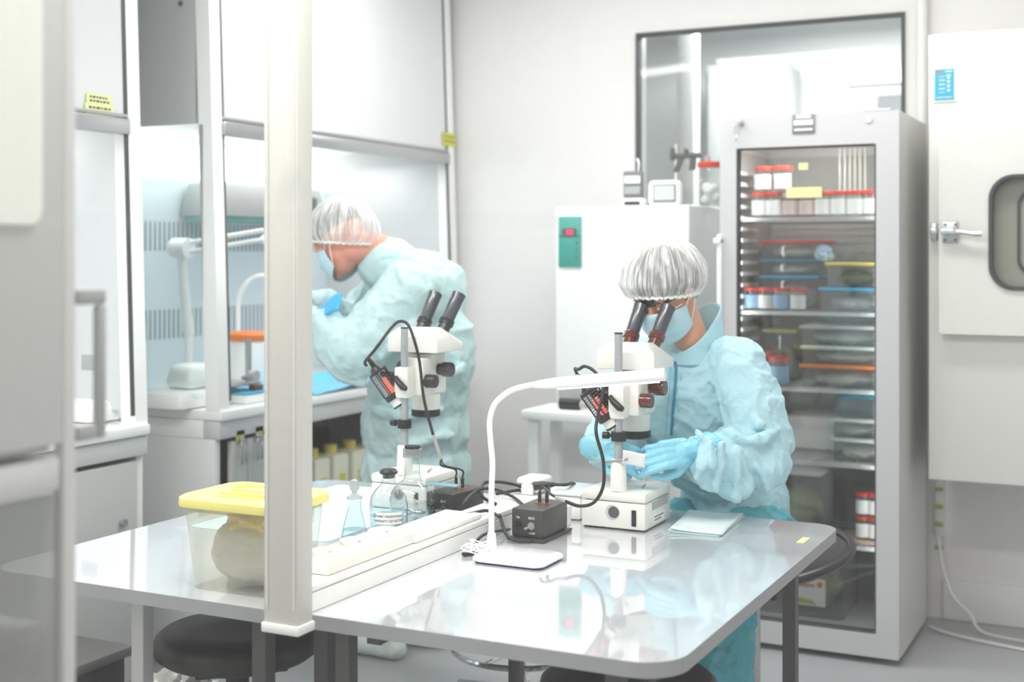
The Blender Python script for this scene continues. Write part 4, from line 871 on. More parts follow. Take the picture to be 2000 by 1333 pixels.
# ================================================================ microscopes
def microscope(label, knobm, ex, dz):
    """origin: foot of the pole on the table; the operator sits at +y"""
    t = thing('stereo_microscope', label, 'microscope', (0, 0, 0), 'stereo microscopes')
    B = MICW
    # base
    b = MB(); b.box((-.094, -.022, .004), (.08, .168, .070), .006); base = b.build('base', B, t)
    MB().box((-.0945, -.0225, .0715), (.0805, .1685, .096), .007).build('base_cover', B, t)
    [MB().box((x, y, 0), (x+.05, y+.02, .0038)).build('rubber_foot', BLACK, base, smooth=0) for x in (-.088, .02) for y in (-.015, .13)]
    MB().lathe([(.0185, -.0232), (.0185, -.0236), (.017, -.0238), (.015, -.0234), (.001, -.0233)], (-.008, 0, .045), cap0=False, cap1=False, M=Matrix(((1, 0, 0), (0, 0, 1), (0, -1, 0)))).build('mirror_port', GREYP, base)
    MB().cyl((-.004, -.0225, .045), (-.004, -.0242, .045), .0145, seg=32).build('mirror_hole', DARKG, base)
    sw = MB().box((.044, -.0245, .014), (.056, -.0225, .054), .0006).build('switch_plate', BLACK, base)
    MB().box((.046, -.028, .022), (.054, -.0247, .046), .0015).build('rocker_switch', mat('switch_dark', (50, 52, 54), .2), sw)
    MB().box((.0803, .025, .048), (.0815, .14, .068), .0005).build('side_recess', mat('recess_grey', (176, 177, 174), .5), base, smooth=0)
    sl = MB().box((.0803, .03, .012), (.0812, .115, .036)).build('label', PAPER, base, smooth=0)
    b = MB()
    for zz, n in ((.027, 9), (.019, 7)):
        for k in range(n): b.box((.0812, .04+k*.0075, zz), (.0815, .045+k*.0075, zz+.0035))
    b.build('print', INK, sl, smooth=0)
    MB().lathe([(.024, .096), (.0245, .0975), (.022, .0985), (.001, .0986)], (.0, .095, 0), cap0=False).build('stage_plate', PLASW, t)
    b = MB(); b.capsule((.045, .05, .099), .003, (.05, .06, .106), .002, 1); b.build('stage_clip', STEEL, t)
    # pole
    MB().lathe([(.0215, .0965), (.0215, .1), (.0195, .172), (.0175, .175), (.0115, .176)], seg=32, cap1=True).build('pole_socket', B, t)
    MB().cyl((0, 0, .174), (0, 0, .492), .0103, seg=24).build('pole', GREYR, t)
    MB().cyl((0, 0, .4925), (0, 0, .496), .0106, seg=24).build('pole_cap', BLACK, t)
    b = MB(); b.lathe([(.0106, .222), (.019, .222), (.019, .245), (.0106, .245)], cap0=False, cap1=False); cl = b.build('stop_collar', BLACK, t)
    b = MB(); b.cyl((-.018, 0, .234), (-.027, 0, .234), .004, seg=10).cyl((-.027, 0, .234), (-.042, 0, .234), .009, seg=14); b.build('collar_screw', BLACK, cl)
    DZ = dz
    # focusing block round the pole
    b = MB(); b.box((-.021, -.020, .305), (.021, .022, .388), .004).box((-.02, .0221, .31), (.045, .075, .41), .004); fb = b.build('focus_block', B, t)
    for s in (-1, 1):
        xo = .0205 if s > 0 else -.0205
        kb = MB(); kb.cyl((xo+.001*s, .042, .348), (xo+s*.011, .042, .348), .017); kb.lathe([(.001, 0), (.0175, 0), (.0185, .003), (.0185, .038), (.017, .042), (.001, .042)], (xo+s*.012, .042, .348), M=Matrix(((0, 0, s), (0, 1, 0), (1, 0, 0))), cap0=False, cap1=False, seg=30)
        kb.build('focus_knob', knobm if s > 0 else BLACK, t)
    b = MB(); b.tube([(-.014, -.024, .362), (-.002, -.030, .350), (.016, -.034, .336), (.026, -.034, .332)], [.006, .0085, .0095, .006], 12); b.build('clamp_lever', BLACK, fb)
    # optical body
    oc = (.0, .115)
    b = MB(); b.box((oc[0]-.042, oc[1]-.036, .306), (oc[0]+.042, oc[1]+.045, .420), .008); b.lathe([(.038, .262), (.0395, .266), (.0395, .306)], (oc[0], oc[1], 0)); b.build('optical_body', B, t)
    b = MB(); b.lathe([(.030, .240), (.0345, .242), (.0405, .2445), (.0405, .2605), (.038, .2615)], (oc[0], oc[1], 0)); b.build('objective_ring', BLACK, t)
    for s in (-1, 1):
        b = MB(); x_ = oc[0]+s*.043
        b.cyl((x_, oc[1]-.002, .375), (x_+s*.012, oc[1]-.002, .375), .016).lathe([(.001, 0), (.019, 0), (.0205, .003), (.0205, .026), (.019, .029), (.001, .029)], (x_+s*.0125, oc[1]-.002, .375), M=Matrix(((0, 0, s), (0, 1, 0), (1, 0, 0))), cap0=False, cap1=False, seg=30)
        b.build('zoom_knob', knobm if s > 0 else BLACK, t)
    # binocular head: sloping prism
    hp = [(.032, .425), (.178, .425), (.178, .448), (.105, .492), (.050, .492), (.032, .470)]
    b = MB(); n = len(hp)
    xl, xr = -.074, .084
    v0 = [b.bm.verts.new((xl+(.022 if z > .475 else 0), y, z)) for y, z in hp]; v1 = [b.bm.verts.new((xr-(.03 if z > .475 else 0), y, z)) for y, z in hp]
    b.bm.faces.new(v0[::-1]); b.bm.faces.new(v1)
    for i_ in range(n): b.bm.faces.new((v0[i_], v0[(i_+1) % n], v1[(i_+1) % n], v1[i_]))
    bmesh.ops.bevel(b.bm, geom=b.bm.edges[:], offset=.003, segments=2, affect='EDGES', profile=.5)
    b.build('binocular_head', B, t)
    MB().lathe([(.036, .4205), (.036, .4245)], (oc[0], oc[1], 0)).build('head_joint', BLACK, t)
    d = V((.0, .50, .866)).normalized()
    for s in (-1, 1):
        a_ = V((oc[0]+.008+s*.0345, .128, .472)); dd = (d+V((.14+.03*s, 0, 0))).normalized()
        up = dd; u = up.orthogonal().normalized(); vv = up.cross(u); M = Matrix((u, vv, up)).transposed()
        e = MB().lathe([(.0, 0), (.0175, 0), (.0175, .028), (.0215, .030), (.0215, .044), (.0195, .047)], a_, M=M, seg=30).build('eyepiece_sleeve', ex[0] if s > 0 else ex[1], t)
        MB().lathe([(.0165, .0475), (.0175, .05), (.0190, .112), (.0205, .128), (.0175, .128), (.0165, .118), (.001, .112)], a_, M=M, cap0=True, seg=30).build('eyepiece', ex[2], t)
    # illuminator with cooling fins, held on a bracket
    a_ = V((-.085, -.012, .345)); dn = V((.40, .45, -.80)).normalized()
    dn = V((.52, .25, -.82)).normalized(); u = dn.cross(V((0, 1, 0))).normalized(); vv = dn.cross(u); M = Matrix((u, vv, dn)).transposed()
    c_ = V((-.066, -.015, .362))
    il = MB().cyl(c_+dn*.012, c_+dn*.062, .009).build('lamp_core', mat('lamp_glow', (255, 120, 100), .3, emit=(255, 110, 90), estr=1.1), t)
    b = MB()
    for k in range(9):
        q = c_-dn*.008+dn*(k*.0072); b.lathe([(.0095, -.0008), (.0250, -.0008), (.0250, .0008), (.0095, .0008)], q, M=M, cap0=False, cap1=False, seg=28)
    b.build('cooling_fin', mat('fin_metal', (150, 132, 128), .2, metal=1), il)
    b = MB(); b.lathe([(.001, -.030), (.012, -.030), (.020, -.018), (.0262, -.0165), (.0262, -.0105), (.001, -.0105)], c_, M=M, cap0=False, cap1=False)
    for k in range(5):
        an = k*2*PI/5; e1 = c_+(u*math.cos(an)+vv*math.sin(an))*.0262; b.cyl(e1-dn*.014, e1+dn*.058, .0022, seg=6)
    b.lathe([(.001, .056), (.027, .056), (.027, .072), (.001, .072)], c_, M=M, cap0=False, cap1=False); b.build('lamp_cage', BLACK, il)
    MB().lathe([(.001, .0725), (.022, .0725), (.0215, .092), (.001, .092)], c_, M=M, cap0=False, cap1=False).build('lamp_nozzle', B, il)
    MB().lathe([(.001, .0922), (.0225, .0922), (.0225, .097), (.001, .097)], c_, M=M, cap0=False, cap1=False).build('nozzle_rim', BLACK, il)
    MB().tube([c_-dn*.030, c_-dn*.045, c_-dn*.058+V((-.004, 0, .004))], [.0085, .0075, .0045], 12).build('cable_boot', BLACK, il)
    MB().cyl((-.072, -.005, .366), (-.022, .005, .366), .008).build('lamp_bracket', BLACK, il)
    stay = {'base', 'base_cover', 'stage_plate', 'stage_clip', 'pole_socket', 'pole', 'pole_cap', 'stop_collar'}
    for ch in t.children:
        if ch.name.split('.')[0] not in stay: ch.location.z += DZ
    return t, c_-dn*.06+V((-.004, 0, .004+DZ))
EXB = (REDREFL, REDREFL, mat('eyepiece_smoke', (62, 66, 74), .3, coat=.4)); EXA = (mat('eyepiece_black', (44, 46, 50), .3), mat('eyepiece_black', (44, 46, 50), .3), mat('eyepiece_grey', (70, 74, 80), .3, coat=.4))
m2, bootl = microscope('stereo microscope with red reflections painted on its knobs in front of the seated worker', REDREFL, EXB, -.026)
m1, _ = microscope('stereo microscope with black knobs on the left table behind the flasks', BLACK, EXA, 0)
M2 = V((-1.232, 3.088, TZ)); M1 = V((-1.845, 3.06, TZ)); m2.location = M2; m1.location = M1

# ================================================================ power units, cables
def psu():
    t = thing('power_supply', 'p', 'power supply', (0, 0, 0), 'black power supplies')
    PB = mat('psu_black', (58, 57, 56), .4, bump=.15, bscale=300)
    MB().box((-.050, -.085, .001), (.050, .085, .008), .002).build('base_plate', PB, t)
    MB().box((-.043, -.073, .0085), (.043, .073, .078), .006).build('case', PB, t)
    k = MB().cyl((.012, -.0735, .038), (.012, -.076, .038), .010, seg=6).cyl((.012, -.076, .038), (.012, -.080, .038), .007, seg=16).tube([(.012, -.080, .038), (.004, -.094, .034)], [.003, .0035], 10).build('toggle_switch', STEEL, t)
    MB().cyl((-.024, -.0735, .040), (-.024, -.079, .040), .0075, seg=20).build('fuse_knob', BLACK, t)
    for dx in (-.008, .012): MB().cyl((dx, .015, .0785), (dx, .015, .104), .0045, seg=14).build('banana_plug', BLACK, t)
    MB().box((-.02, .004, .0782), (.024, .026, .0790)).build('socket_plate', mat('orange_brown', (170, 90, 40), .5), t, smooth=0)
    text('ВКЛ', 'switch_text', WHITE, .008, (.012, -.0737, .056), (1, 0, 0), (0, 0, 1), t); text('Пр', 'fuse_text', WHITE, .007, (-.024, -.0737, .056), (1, 0, 0), (0, 0, 1), t); text('~220В', 'voltage_text', WHITE, .007, (.012, -.0737, .020), (1, 0, 0), (0, 0, 1), t)
    return t
P2 = psu(); P2.location = (-1.375, 2.925, TZ); P2['label'] = 'black power supply with a toggle switch beside the white desk lamp'
P1 = copy_tree(P2); P1.location = (-1.665, 3.02, TZ); P1['label'] = 'black power supply behind the flasks near the far microscope'; P1.rotation_euler.z = -.1
CB = mat('black_cable', (38, 38, 40), .45); SLV = mat('grey_sleeve', (178, 172, 168), .5)
def cable(pts, r, label, n='power_cable', m=CB, cat='cable', group='black cables on the table'):
    return MB().cord(pts, r).build(n, m, label=label, cat=cat, group=group, smooth=180)
# lamp cable of the near microscope, over the pole and down to its power supply
L = M2
p2 = V(P2.location)
bt = L+bootl
MB().cord([bt, bt+V((-.004, -.004, .014)), at_d(1130, 722, 3.24), at_d(1143, 716, 3.22), at_d(1163, 728, 3.2), at_d(1178, 760, 3.17), at_d(1166, 820, 3.15), at_d(1165, 850, 3.13), at_d(1178, 900, 3.13), at_d(1178, 950, 3.13), at_d(1160, 982, 3.15), at_d(1132, 989, 3.17), at_d(1105, 980, 3.18)], .0042).build('lamp_cable', CB, label='black lamp cable hanging from the near microscope lamp', cat='cable', smooth=180)
q = at_d(1105, 980, 3.18)
t = thing('plug_lead', 'grey sleeved lead ending in two plugs on the near power supply', 'cable', p2+V((0, .015, .104)))
MB().cord([q, at_d(1085, 972, 3.2)], .0046).build('sleeve', SLV, t)
for dx in (-.008, .012): MB().cord([at_d(1085, 972, 3.2), at_d(1074, 964, 3.21), p2+V((dx+.004, .02, .118)), p2+V((dx, .016, .1045))], .0028).build('wire', CB, t)
# far microscope's lamp cable
L = M1; p1 = V(P1.location)
bt = L+bootl; e1 = at_d(868, 925, 3.42)
MB().cord([bt, bt+V((-.003, -.004, .012)), at_d(735, 680, 3.52), at_d(765, 640, 3.5), at_d(783, 628, 3.48), at_d(800, 640, 3.47), at_d(818, 700, 3.47), at_d(828, 780, 3.46), at_d(846, 850, 3.44)], .0042).build('lamp_cable', CB, label='black lamp cable looping over the pole of the far microscope', cat='cable', smooth=180)
t = thing('plug_lead', 'grey sleeved lead ending in two plugs by the far microscope base', 'cable', e1)
MB().cord([at_d(846, 850, 3.44), at_d(856, 880, 3.44), at_d(862, 897, 3.44)], .0046).build('sleeve', SLV, t)
for dx in (-.008, .012):
    pp = p1+V((dx, .015, .1045)); MB().cord([at_d(862, 897, 3.44), at_d(865, 910, 3.43)+V((dx*.6, 0, 0)), pp+V((0, 0, .02)), pp], .0026).build('wire', CB, t)
# mains cables
tz = TZ+.006
cable([p2+V((.02, -.09, .006)), p2+V((-.03, -.11, .012)), p2+V((-.07, -.08, .055)), on_z(975, 1010, TZ+.055), on_z(950, 998, TZ+.062), on_z(900, 1005, TZ+.06), on_z(850, 985, TZ+.03), p1+V((.06, .02, .01))], .0042, 'black mains cable looping from the near power supply over the trunking to the far one')
cable([on_z(995, 1035, tz), on_z(945, 1045, TZ+.03), on_z(918, 1075, tz), on_z(905, 1083, tz), on_z(935, 1080, tz)], .004, 'short black cable end lying at the left of the white lamp base')
cable([p1+V((.055, -.05, .012)), on_z(905, 985, TZ+.065), on_z(930, 960, TZ+.075), on_z(960, 955, TZ+.08), on_z(1000, 970, TZ+.06), on_z(1025, 990, TZ+.058)], .0042, 'black cable arching over the trunking behind the lamp stem')
cable([on_z(860, 1000, TZ+.01), on_z(880, 985, TZ+.04), on_z(905, 998, TZ+.02), on_z(880, 1012, tz), on_z(856, 1008, tz), on_z(838, 985, TZ+.02), on_z(872, 970, TZ+.05)], .0042, 'coil of black cable in front of the far power supply')
cj = on_z(1010, 948, TZ+.075); ck = on_z(1052, 944, TZ+.08)
cable([on_z(968, 985, TZ+.058), on_z(942, 970, TZ+.062), on_z(945, 945, TZ+.08), on_z(975, 942, TZ+.085), cj], .0045, 'black cable curling up to the inline connector')
t = thing('cable_connector', 'black two-part inline connector above the trunking behind the near power supply', 'connector', cj)
MB().tube([cj, cj+V((.025, .003, -.004)), cj+V((.045, .005, -.004))], [.005, .008, .011], 12).build('plug', BLACK, t)
MB().tube([cj+V((.046, .006, .0)), cj+V((.072, .01, .004)), cj+V((.1, .02, .006))], [.012, .011, .006], 12).build('coupler', BLACK, t)
ce = cj+V((.1, .02, .006))
cable([ce, ce+V((.03, .01, .0)), on_z(1120, 945, TZ+.07), on_z(1145, 965, TZ+.03)], .0045, 'black cable from the inline connector to behind the near microscope')
cable([on_z(970, 965, TZ+.06), on_z(1015, 958, TZ+.06), on_z(1040, 958, TZ+.055), on_z(1080, 994, TZ+.02), on_z(1112, 1003, tz), on_z(1145, 1002, tz)], .0045, 'black cable crossing the red dish to the near microscope')
# white twisted wire
b = MB(); c = on_z(935, 1070, TZ+.02)
pts = []
for k in range(46):
    a_ = k*.9; pts.append(c+V((.03*math.sin(a_*1.1)+.012*math.sin(a_*3.1), .022*math.cos(a_*.83), -.012+.024*(.5+.5*math.sin(a_*1.7)))))
b.cord(pts, .0016, 6, 4); b.build('tie_wire', PLASW, label='tangle of thin white wire behind the lamp base', cat='wire')
# red dish and white adapters beside the near microscope
c = on_z(1118, 1000, TZ)
t = thing('petri_dish', 'red shallow dish half hidden behind the near power supply', 'dish', c)
MB().lathe([(.045, TZ+.001), (.048, TZ+.003), (.048, TZ+.014), (.046, TZ+.014), (.045, TZ+.004), (.001, TZ+.004)], (c.x, c.y, 0), cap0=True, cap1=False).build('body', mat('red_dish', (228, 52, 40), .3), t)
c = on_z(1052, 975, TZ+.0)
t = thing('power_adapter', 'white rounded mains adapter plugged in at the far end of the trunking', 'adapter', (-1.52, 3.22, TZ+.052))
MB().box((-1.56, 3.16, TZ+.0525), (-1.485, 3.25, TZ+.095), .014, 4).build('body', PLASW, t)
MB().box((-1.535, 3.145, TZ+.0525), (-1.50, 3.159, TZ+.08), .004).build('cord_grip', PLASW, t)
c = on_z(1082, 995, TZ)
t = thing('reagent_box', 'white carton standing between trunking and near microscope', 'box', (-1.41, 3.20, TZ))
MB().box((-1.45, 3.13, TZ+.001), (-1.355, 3.30, TZ+.062), .008).build('body', PLASW, t)
MB().box((-1.451, 3.128, TZ+.0625), (-1.354, 3.302, TZ+.068), .002).build('lid', mat('bluish_lid', (218, 228, 230), .4), t)
t = thing('sample_cup', 'small white cup beside the white carton', 'cup', (-1.385, 3.06, TZ))
MB().lathe([(.026, TZ+.001), (.030, TZ+.05), (.028, TZ+.05), (.024, TZ+.004), (.001, TZ+.004)], (-1.385, 3.07, 0), cap1=False).build('body', mat('cup_white', (244, 240, 236), .4), t)
# blue ruler-like strip on the far power supply
a = on_z(830, 948, TZ+.105); c = on_z(928, 941, TZ+.105)
MB().box((a.x, a.y, TZ+.106), (c.x, a.y+.03, TZ+.109), .001).build('glass_slide', mat('bluish_strip', (120, 178, 196), .3), label='bluish flat strip lying on the far power supply plugs', cat='strip')

# ================================================================ desk lamp
t = thing('desk_lamp', 'slim white desk lamp with a flat base and long light bar', 'lamp', (-1.30, 2.66, TZ))
lx0, lx1, ly0, ly1 = -1.393, -1.215, 2.59, 2.725
MB().prism(rrect(lx0+.006, ly0+.006, lx1-.006, ly1-.006, .016), TZ+.0005, TZ+.004, 'z').build('pad', mat('pad_navy', (44, 52, 110), .5), t)
b = MB(); 
lo = [rrect(lx0+k, ly0+k, lx1-k, ly1-k, .022, 8) for k in (.003, 0, 0, .003, .009)]; zz = [TZ+.0042, TZ+.007, TZ+.012, TZ+.0155, TZ+.0175]
rg = [[b.bm.verts.new((p[0], p[1], z)) for p in r_] for r_, z in zip(lo, zz)]
for r0, r1 in zip(rg, rg[1:]):
    for i_ in range(len(r0)): b.bm.faces.new((r0[i_], r0[(i_+1) % len(r0)], r1[(i_+1) % len(r0)], r1[i_]))
b.bm.faces.new(rg[0][::-1]); b.bm.faces.new(rg[-1]); b.build('base', mat('lamp_white', (250, 250, 250), .2, coat=.5), t)
LW = MATS['lamp_white']; sx, sy = on_z(961, 1082, TZ+.017).x, 2.70
sp = on_y(960, 1000, 2.66); sx, sy = sp.x, sp.y
MB().lathe([(.0125, TZ+.0176), (.0115, TZ+.03), (.0095, TZ+.055), (.0085, TZ+.058)], (sx, sy, 0)).build('socket', LW, t)
g = lambda px, py, d: at_d(px, py, d)
dd = 2.985
MB().cord([(sx, sy, TZ+.055), g(960, 960, dd), g(962, 905, dd), g(958, 860, dd), g(957, 820, dd), g(968, 788, dd), g(995, 765, dd), g(1025, 755, dd), g(1050, 751, dd)], [.0075]*65 if False else .0068, 14).build('gooseneck', LW, t)
h0 = g(1045, 752, dd); h1 = g(1296, 732, 2.90); d = (h1-h0)
b = MB(); b.tube([h0-d*.02, h0, h0+d*.04, h0+d*.14, h0+d*.3, h1], [.006, .0075, .010, .0125, .0138, .0145], 20); hd = b.build('lamp_head', LW, t)
b = MB(); b.tube([h1+d*.001, h1+d*.012], [.0148, .0142], 20); b.build('end_cap', LW, hd)
b = MB(); s0 = h0+d*.18-V((0, 0, .0115)); s1_ = h1-d*.03-V((0, 0, .0135)); b.tube([s0, s1_], .0042, 8); b.build('light_strip', mat('led_diffuser', (255, 255, 250), .4, emit=(255, 255, 250), estr=1.5), hd)
# stack of blue-white packets
cs = [on_z(1312, 1042, TZ), on_z(1412, 1050, TZ), on_z(1452, 1010, TZ), on_z(1348, 1002, TZ)]
ENV = mat('packet_paper_blue', (206, 232, 234), .6); ENVW = mat('packet_paper_white', (238, 247, 247), .5)
for k in range(6):
    c = (cs[0]+cs[1]+cs[2]+cs[3])/4; an = random.uniform(-.06, .06); R_ = Matrix.Rotation(an, 3, 'Z'); off = V((random.uniform(-.004, .004), random.uniform(-.004, .004), 0)); z_ = TZ+.0006+k*.0014
    q = [c+R_ @ (p-c)+off for p in cs]
    def f(u, v, q=q, z_=z_, k=k):
        p = q[0].lerp(q[1], u).lerp(q[3].lerp(q[2], u), v); lift = .006*(k+1)/6*((1-u)**3*(1-v)+.5*u**3*v) if k else 0
        return V((p.x, p.y, z_+lift))
    MB().grid(f, 10, 10).build('sterile_packet', ENVW if k == 5 else ENV, solid=.0011, base=(c.x, c.y, z_),
        label='topmost white and pale teal paper packet on the table right of the near microscope' if k == 5 else 'pale teal paper packet in the stack right of the near microscope, below the top one', cat='packet', group='pale teal packets')

# ================================================================ yellow lidded box
t = thing('storage_tub', 'large cloudy plastic box with a yellow lid on the left table', 'box', (-1.80, 2.42, TZ))
# footprint follows the edges seen in the photograph, set square on the table
bx0, by0, bx1, by1, bz = -1.81, 2.135, -1.565, 2.49, .935
bx0, by0, bx1, by1, bz = -1.812, 2.14, -1.60, 2.305, .935
def tub(b, x0, y0, x1, y1, z0, z1, grow, r=.03):
    A = rrect(x0, y0, x1, y1, r, 8); B_ = rrect(x0-grow, y0-grow, x1+grow, y1+grow, r, 8)
    a_ = [b.bm.verts.new((p[0], p[1], z0)) for p in A]; c_ = [b.bm.verts.new((p[0], p[1], z1)) for p in B_]
    for i_ in range(len(A)): b.bm.faces.new((a_[i_], a_[(i_+1) % len(A)], c_[(i_+1) % len(A)], c_[i_]))
    b.bm.faces.new(a_[::-1]); return c_
b = MB(); tub(b, bx0, by0, bx1, by1, TZ+.001, bz-.012, .014); b.build('body', BOXC, t)
b = MB(); o_ = rrect(bx0-.016, by0-.016, bx1+.016, by1+.016, .04, 8); b.prism(o_, bz-.022, bz-.0135, 'z').build('rim', BOXC, t)
b = MB(); L_ = [rrect(bx0-k, by0-k, bx1+k, by1+k, .042, 8) for k in (.026, .027, .026, .020, .008, .004, -.02, -.022)]; zz = [bz-.013, bz-.006, bz+.004, bz+.008, bz+.0085, bz+.005, bz+.005, bz+.009]
rg = [[b.bm.verts.new((p[0], p[1], z)) for p in r_] for r_, z in zip(L_, zz)]
for r0, r1 in zip(rg, rg[1:]):
    for i_ in range(len(r0)): b.bm.faces.new((r0[i_], r0[(i_+1) % len(r0)], r1[(i_+1) % len(r0)], r1[i_]))
b.bm.faces.new(rg[0][::-1]); b.bm.faces.new(rg[-1]); ld = b.build('lid', YEL, t, smooth=30)
MB().prism(rrect(bx0+.035, by0+.035, bx1-.035, by1-.035, .03), bz+.0092, bz+.014, 'z', bev=.002).build('lid_panel', YEL, ld)
MB().tube([(p[0], p[1], bz+.016) for p in rrect(bx0+.06, by0+.055, bx1-.06, by1-.055, .02)], .004, 8, closed=True).build('lid_handle', YEL, ld)
for s in (0, 1):
    xx = bx0-.020 if s == 0 else bx1+.012
    MB().box((xx, 2.19, bz-.05), (xx+.008, 2.26, bz-.014), .003).build('clip', BOXC, t)
# bag inside
t = thing('filled_bag', 'yellowish plastic bag of white material inside the yellow lidded box', 'bag', ((bx0+bx1)/2, 2.3, TZ))
bm = bmesh.new(); bmesh.ops.create_icosphere(bm, subdivisions=5, radius=1)
cxy = ((bx0+bx1)/2+.01, (by0+by1)/2, TZ+.075)
for v in bm.verts:
    d = v.co.normalized(); n = .12*noise.noise(d*2+V((4, 0, 0)))+.06*abs(noise.noise(d*6))
    v.co = V((cxy[0]+max(-.095, min(.085, d.x*.098*(1+n))), cxy[1]+max(-.075, min(.075, d.y*.08*(1+n))), cxy[2]+max(-.068, d.z*.072*(1+n))))
mb = MB(); mb.bm.free(); mb.bm = bm; mb.build('contents', mat('bag_white', (216, 214, 204), .6, bump=.2, bscale=30), t)
bm = bmesh.new(); bmesh.ops.create_icosphere(bm, subdivisions=5, radius=1)
for v in bm.verts:
    d = v.co.normalized(); n = .25*noise.noise(d*2.5+V((8, 0, 0)))+.1*abs(noise.noise(d*7))
    v.co = V((cxy[0]+d.x*.065*(1+n), cxy[1]+d.y*.055*(1+n), cxy[2]+.055+max(-.03, d.z*.045*(1+n))))
mb = MB(); mb.bm.free(); mb.bm = bm; mb.build('bag_top', mat('bag_yellow', (244, 222, 150), .5), t)
cc = on_z(618, 1100, TZ)
MB().ball((-1.60, 2.40, TZ+.0240), .0235).build('round_stopper', MIDG, label='grey round knob lying beside the yellow lidded box', cat='knob')

MB().prism(rrect(-2.22, 2.62, -1.80, 3.30, .02), TZ+.0005, TZ+.002, 'z').build('absorbent_mat', mat('mat_pale_blue', (204, 230, 240), .7, bump=.4, bscale=40), label='pale blue mat on the left table behind the yellow lidded box', cat='mat')
# ================================================================ glassware
def shell(prof, th=.0015):
    inn = [(max(.0005, r-th), z+(th if i == 0 else 0)) for i, (r, z) in enumerate(prof)]
    return prof+inn[::-1]
def vessel(t, prof, o, name='body', m=None):
    return MB().lathe(prof, o, cap0=True, cap1=False, seg=56).build(name, m or FLASKG, t, smooth=60)
GRIM = thin('ground_glass', (206, 208, 206), .09, milk=.35)
o = on_z(694, 1076, TZ); o.y += .012; o = V((-1.695, 2.585, TZ))
t = thing('conical_flask', 'small conical flask with a glass ball stopper, leftmost of the flasks', 'flask', o)
vessel(t, [(.036, .0015), (.039, .006), (.036, .018), (.020, .082), (.0155, .096), (.0150, .118), (.0175, .120)], o)
MB().lathe([(.001, .004), (.036, .005), (.0345, .016), (.026, .050), (.001, .050)], o, cap0=False, cap1=False, seg=40).build('liquid', WATER, t)
MB().lathe([(.014, .1205), (.0185, .1215), (.0185, .126), (.012, .128), (.006, .134), (.006, .138), (.011, .145), (.0125, .155), (.009, .164), (.001, .167)], o, cap0=False, cap1=False).build('stopper', GRIM, t)
def wrap_label(t, r, a0, a1, z0, z1, m, o, name='label', r1=None):
    r1 = r1 or r
    return MB().grid(lambda u, v: V(o)+V(((r+(r1-r)*v)*math.cos(a0+(a1-a0)*u), (r+(r1-r)*v)*math.sin(a0+(a1-a0)*u), z0+(z1-z0)*v)), 16, 1).build(name, m, t)
def wrap_text(s, t, r, ac, z, size, m, o, name='print', tilt=0):
    x = text(s, name, m, size, (0, 0, 0), (1, 0, 0), (0, 1, 0), t, depth=.0001); off = root_loc(t)
    for v in x.data.vertices:
        px, py, pz = v.co+off; an = ac+px/r; v.co = V(o)-off+V(((r+pz+.0004)*math.cos(an), (r+pz+.0004)*math.sin(an), z+py))
    return x
AC = math.atan2(-2.6, 1.70)
wrap_label(t, .0372, AC-.75, AC+.75, .016, .026, mat('green_label', (214, 222, 160), .6), o, r1=.0345); wrap_text('Дезинфекция', t, .0366, AC, .021, .0075, INK, o)
o = V((-1.685, 2.72, TZ))
t = thing('reagent_bottle', 'round-shouldered glass bottle with a black stopper and white printed label', 'bottle', o)
vessel(t, [(.040, .0015), (.044, .006), (.046, .04), (.0465, .085), (.043, .105), (.032, .122), (.019, .134), (.0165, .140), (.0165, .158), (.019, .160)], o)
MB().lathe([(.001, .004), (.042, .006), (.0445, .04), (.0445, .06), (.001, .06)], o, cap0=False, cap1=False, seg=40).build('liquid', WATER, t)
MB().lathe([(.0145, .150), (.0155, .1605), (.0215, .161), (.0225, .166), (.018, .171), (.001, .170)], o, cap0=True, cap1=False).build('stopper', BLACK, t)
AC = math.atan2(-2.72, 1.685)
wrap_label(t, .0472, AC-.72, AC+.72, .046, .074, PAPER, o); wrap_text('Дезинфицирующее', t, .0474, AC, .0655, .0085, INK, o); wrap_text('моющее средство', t, .0474, AC, .0545, .0085, INK, o)
MB().capsule((o.x+.012, o.y-.01, TZ+.012), .004, (o.x+.03, o.y+.012, TZ+.014), .003, 1).build('metal_clip', STEEL, t, label='steel instrument lying in the bottle')
o = V((-1.725, 2.90, TZ))
t = thing('round_flask', 'large flat-bottomed 1000 ml flask with a long neck and black stopper', 'flask', o)
pr = [(.028, .0015)]+[(.060*math.sin(math.radians(a_)), .058-.060*math.cos(math.radians(a_))) for a_ in range(32, 156, 6)]+[(.0215, .118), (.0195, .130), (.0195, .170), (.0225, .173)]
vessel(t, pr, o)
MB().lathe([(.001, .004), (.03, .006)]+[(.058*math.sin(math.radians(a_)), .058-.058*math.cos(math.radians(a_))) for a_ in range(36, 90, 6)]+[(.001, .052)], o, cap0=False, cap1=False).build('liquid', WATER, t)
MB().lathe([(.0195, .173), (.0245, .174), (.0245, .194), (.0185, .196), (.0185, .173)], o, cap0=False, cap1=False).build('neck_collar', GRIM, t)
MB().lathe([(.017, .178), (.0178, .1965), (.0205, .197), (.0205, .202), (.001, .202)], o, cap1=False).build('stopper', BLACK, t)
AC = math.atan2(-2.90, 1.70)
wrap_text('1000мл', t, .0585, AC+.12, .070, .014, WHITE, o); wrap_text('ГОСТ 25336-82', t, .0590, AC+.12, .059, .0065, WHITE, o)
b = MB(); b.tube([o+V((.0595*math.cos(AC-.5+.16*math.cos(k*PI/10)), .0595*math.sin(AC-.5+.16*math.cos(k*PI/10)), .064+.006*math.sin(k*PI/10))) for k in range(20)], .0007, 6, closed=True); b.build('emblem', WHITE, t)
